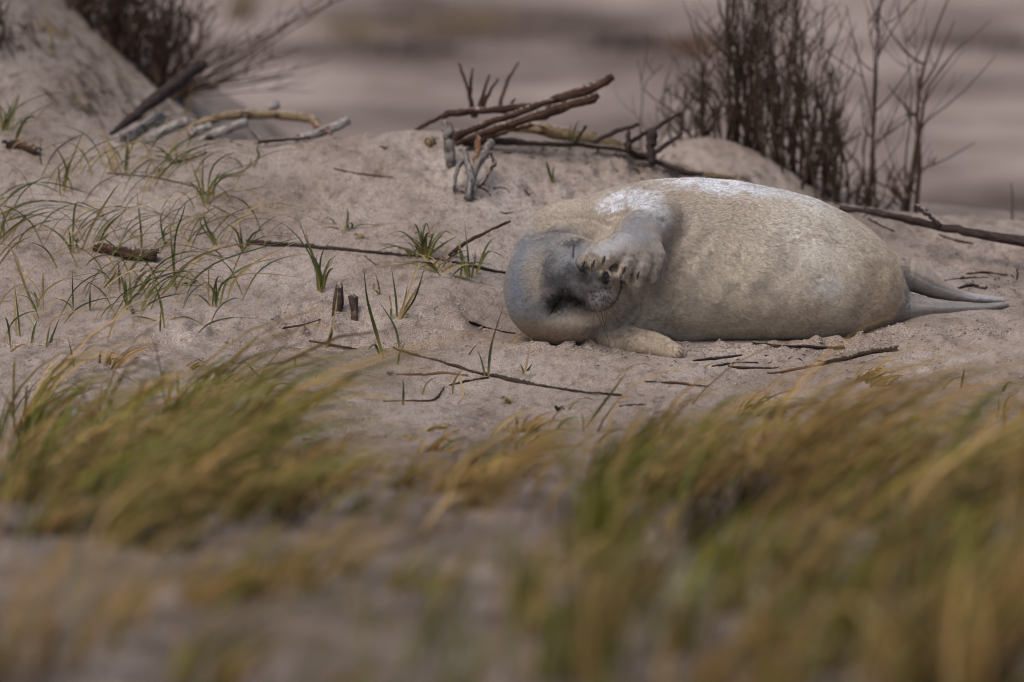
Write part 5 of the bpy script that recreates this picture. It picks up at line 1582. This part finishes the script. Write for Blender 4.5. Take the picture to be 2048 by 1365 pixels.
# twig bits and dead leaves caught on the left bank and around the driftwood
def litter(name, label, spots, seed):
    g = np.random.default_rng(seed)
    A, Bm, W, CO = [], [], [], []
    for (cx, cy, rx, ry, n, L, tone) in spots:
        for p in ground_hits(cx + g.normal(size=n) * rx, cy + g.normal(size=n) * ry):
            if p[1] > 8:
                continue
            an = g.uniform(0, 6.28); l = L * g.uniform(.4, 1.3)
            d = np.array([math.cos(an) * l, math.sin(an) * l, 0])
            d[2] = float(height(p[0] + d[0], p[1] + d[1], False) - height(p[0], p[1], False)) + l * g.uniform(0, .25)
            A.append(p + np.array([0, 0, .001])); Bm.append(d); W.append(min(g.uniform(.0012, .0032), l * .12)); CO.append(np.array(tone) * g.uniform(.5, 1.4))
    a, d = np.array(A), np.array(Bm); n = len(a)
    up = np.zeros((n, 3)); up[:, 2] = np.abs(g.normal(size=n)) * .10 * np.linalg.norm(d, axis=1)
    co = np.array(CO)
    V, F, C = blades_batch(a, a + d * .33 + up, a + d * .66 + up * 1.2, a + d, np.array(W), co, co, co, g.uniform(-2, 2, n), np.stack([np.ones(n), g.uniform(-1, 1, n), np.zeros(n)], -1), 5)
    mk(name, V, F, M['grass'], cols=C, label=label, cat='litter', kind='stuff')


litter('plant_litter', 'dark bits of dead plants caught on the left bank', [
    (110, 100, 50, 30, 27, .05, (.07, .05, .04)), (60, 70, 40, 30, 22, .05, (.09, .065, .05)), (180, 160, 50, 30, 38, .05, (.06, .042, .035)), (240, 210, 50, 22, 49, .05, (.07, .05, .04)), (320, 215, 40, 18, 44, .05, (.09, .065, .045)),
    (170, 215, 30, 14, 27, .04, (.10, .075, .055)), (100, 60, 10, 20, 11, .07, (.24, .17, .06)), (20, 90, 20, 30, 16, .06, (.05, .035, .03)), (225, 170, 40, 15, 13, .05, (.22, .18, .07)), (330, 245, 60, 14, 22, .04, (.08, .06, .05))], 5)
litter('plant_litter', 'dark splinters scattered round the driftwood heap', [
    (1000, 278, 70, 8, 60, .03, (.05, .035, .03)), (1150, 295, 70, 8, 60, .03, (.05, .035, .03)), (1300, 330, 50, 10, 60, .03, (.05, .035, .03)), (1450, 360, 60, 6, 30, .03, (.10, .07, .05)),
    (950, 385, 25, 10, 30, .02, (.08, .06, .05)), (1700, 420, 70, 10, 50, .04, (.10, .07, .05)), (1970, 560, 50, 16, 24, .02, (.06, .045, .04)), (500, 280, 90, 6, 30, .03, (.08, .06, .05))], 6)
litter('plant_litter', 'fine dark specks of plant matter on the sand', [
    (300, 600, 200, 60, 60, .008, (.07, .05, .04)), (700, 420, 250, 60, 40, .007, (.06, .045, .04)), (900, 680, 150, 60, 70, .009, (.08, .06, .045)), (1700, 730, 200, 20, 60, .012, (.07, .05, .04)), (1500, 715, 150, 14, 40, .014, (.06, .045, .04)), (1950, 640, 80, 40, 20, .008, (.07, .05, .04)), (400, 400, 220, 60, 60, .009, (.09, .07, .05))], 8)


# far tufts on the beach
def far_tuft(px, py, w, n, hh, label, tint, seed):
    g = np.random.default_rng(seed)
    c0 = ground_hit(px, py, False)
    sc = np.linalg.norm(c0 - CAM) * K
    b = c0 + np.stack([g.normal(size=n) * w * sc, g.normal(size=n) * .35, np.zeros(n)], -1); b[:, 2] = height(b[:, 0], b[:, 1], False) - .01
    h = hh * g.uniform(.4, 1.2, n); ln = g.normal(size=n) * .5 * h + .3 * h; z0 = np.zeros(n)
    off = lambda a, c, d: b + np.stack([ln * a, g.normal(size=n) * c, h * d], -1)
    tint = np.array(tint)
    cm = tint * g.uniform(.6, 1.1, (n, 1))
    V, F, C = blades_batch(b, off(.25, .01, .45), off(.6, .02, .8), off(1, .08, .95), np.full(n, .006), cm * .7, cm, cm, z0, np.tile([1.0, 0, 0], (n, 1)), 4)
    mk('beach_grass_clump', V, F, M['grass'], cols=C, label=label, cat='grass clump', group='far clumps on the beach', kind='stuff')


far_tuft(920, 60, 75, 120, .20, 'widest golden clump on the far beach above the heap', (.34, .25, .16), 1)
far_tuft(700, 78, 36, 80, .20, 'smaller golden clump on the far beach, left of the widest', (.36, .28, .18), 2)
far_tuft(480, 40, 16, 70, .25, 'small tan clump far off right of the dark shrubs', (.24, .18, .11), 3)
far_tuft(820, 108, 70, 110, .10, 'low dark wrack below the golden clumps', (.09, .065, .055), 4)
far_tuft(1270, 92, 60, 110, .10, 'low dark wrack far off left of the tall shrubs', (.08, .058, .05), 5)
far_tuft(1370, 105, 30, 60, .14, 'rusty patch of dead grass beside the far wrack', (.20, .10, .06), 6)
far_tuft(1900, 95, 100, 120, .10, 'low dark wrack far off behind the forked shrub', (.10, .075, .065), 7)
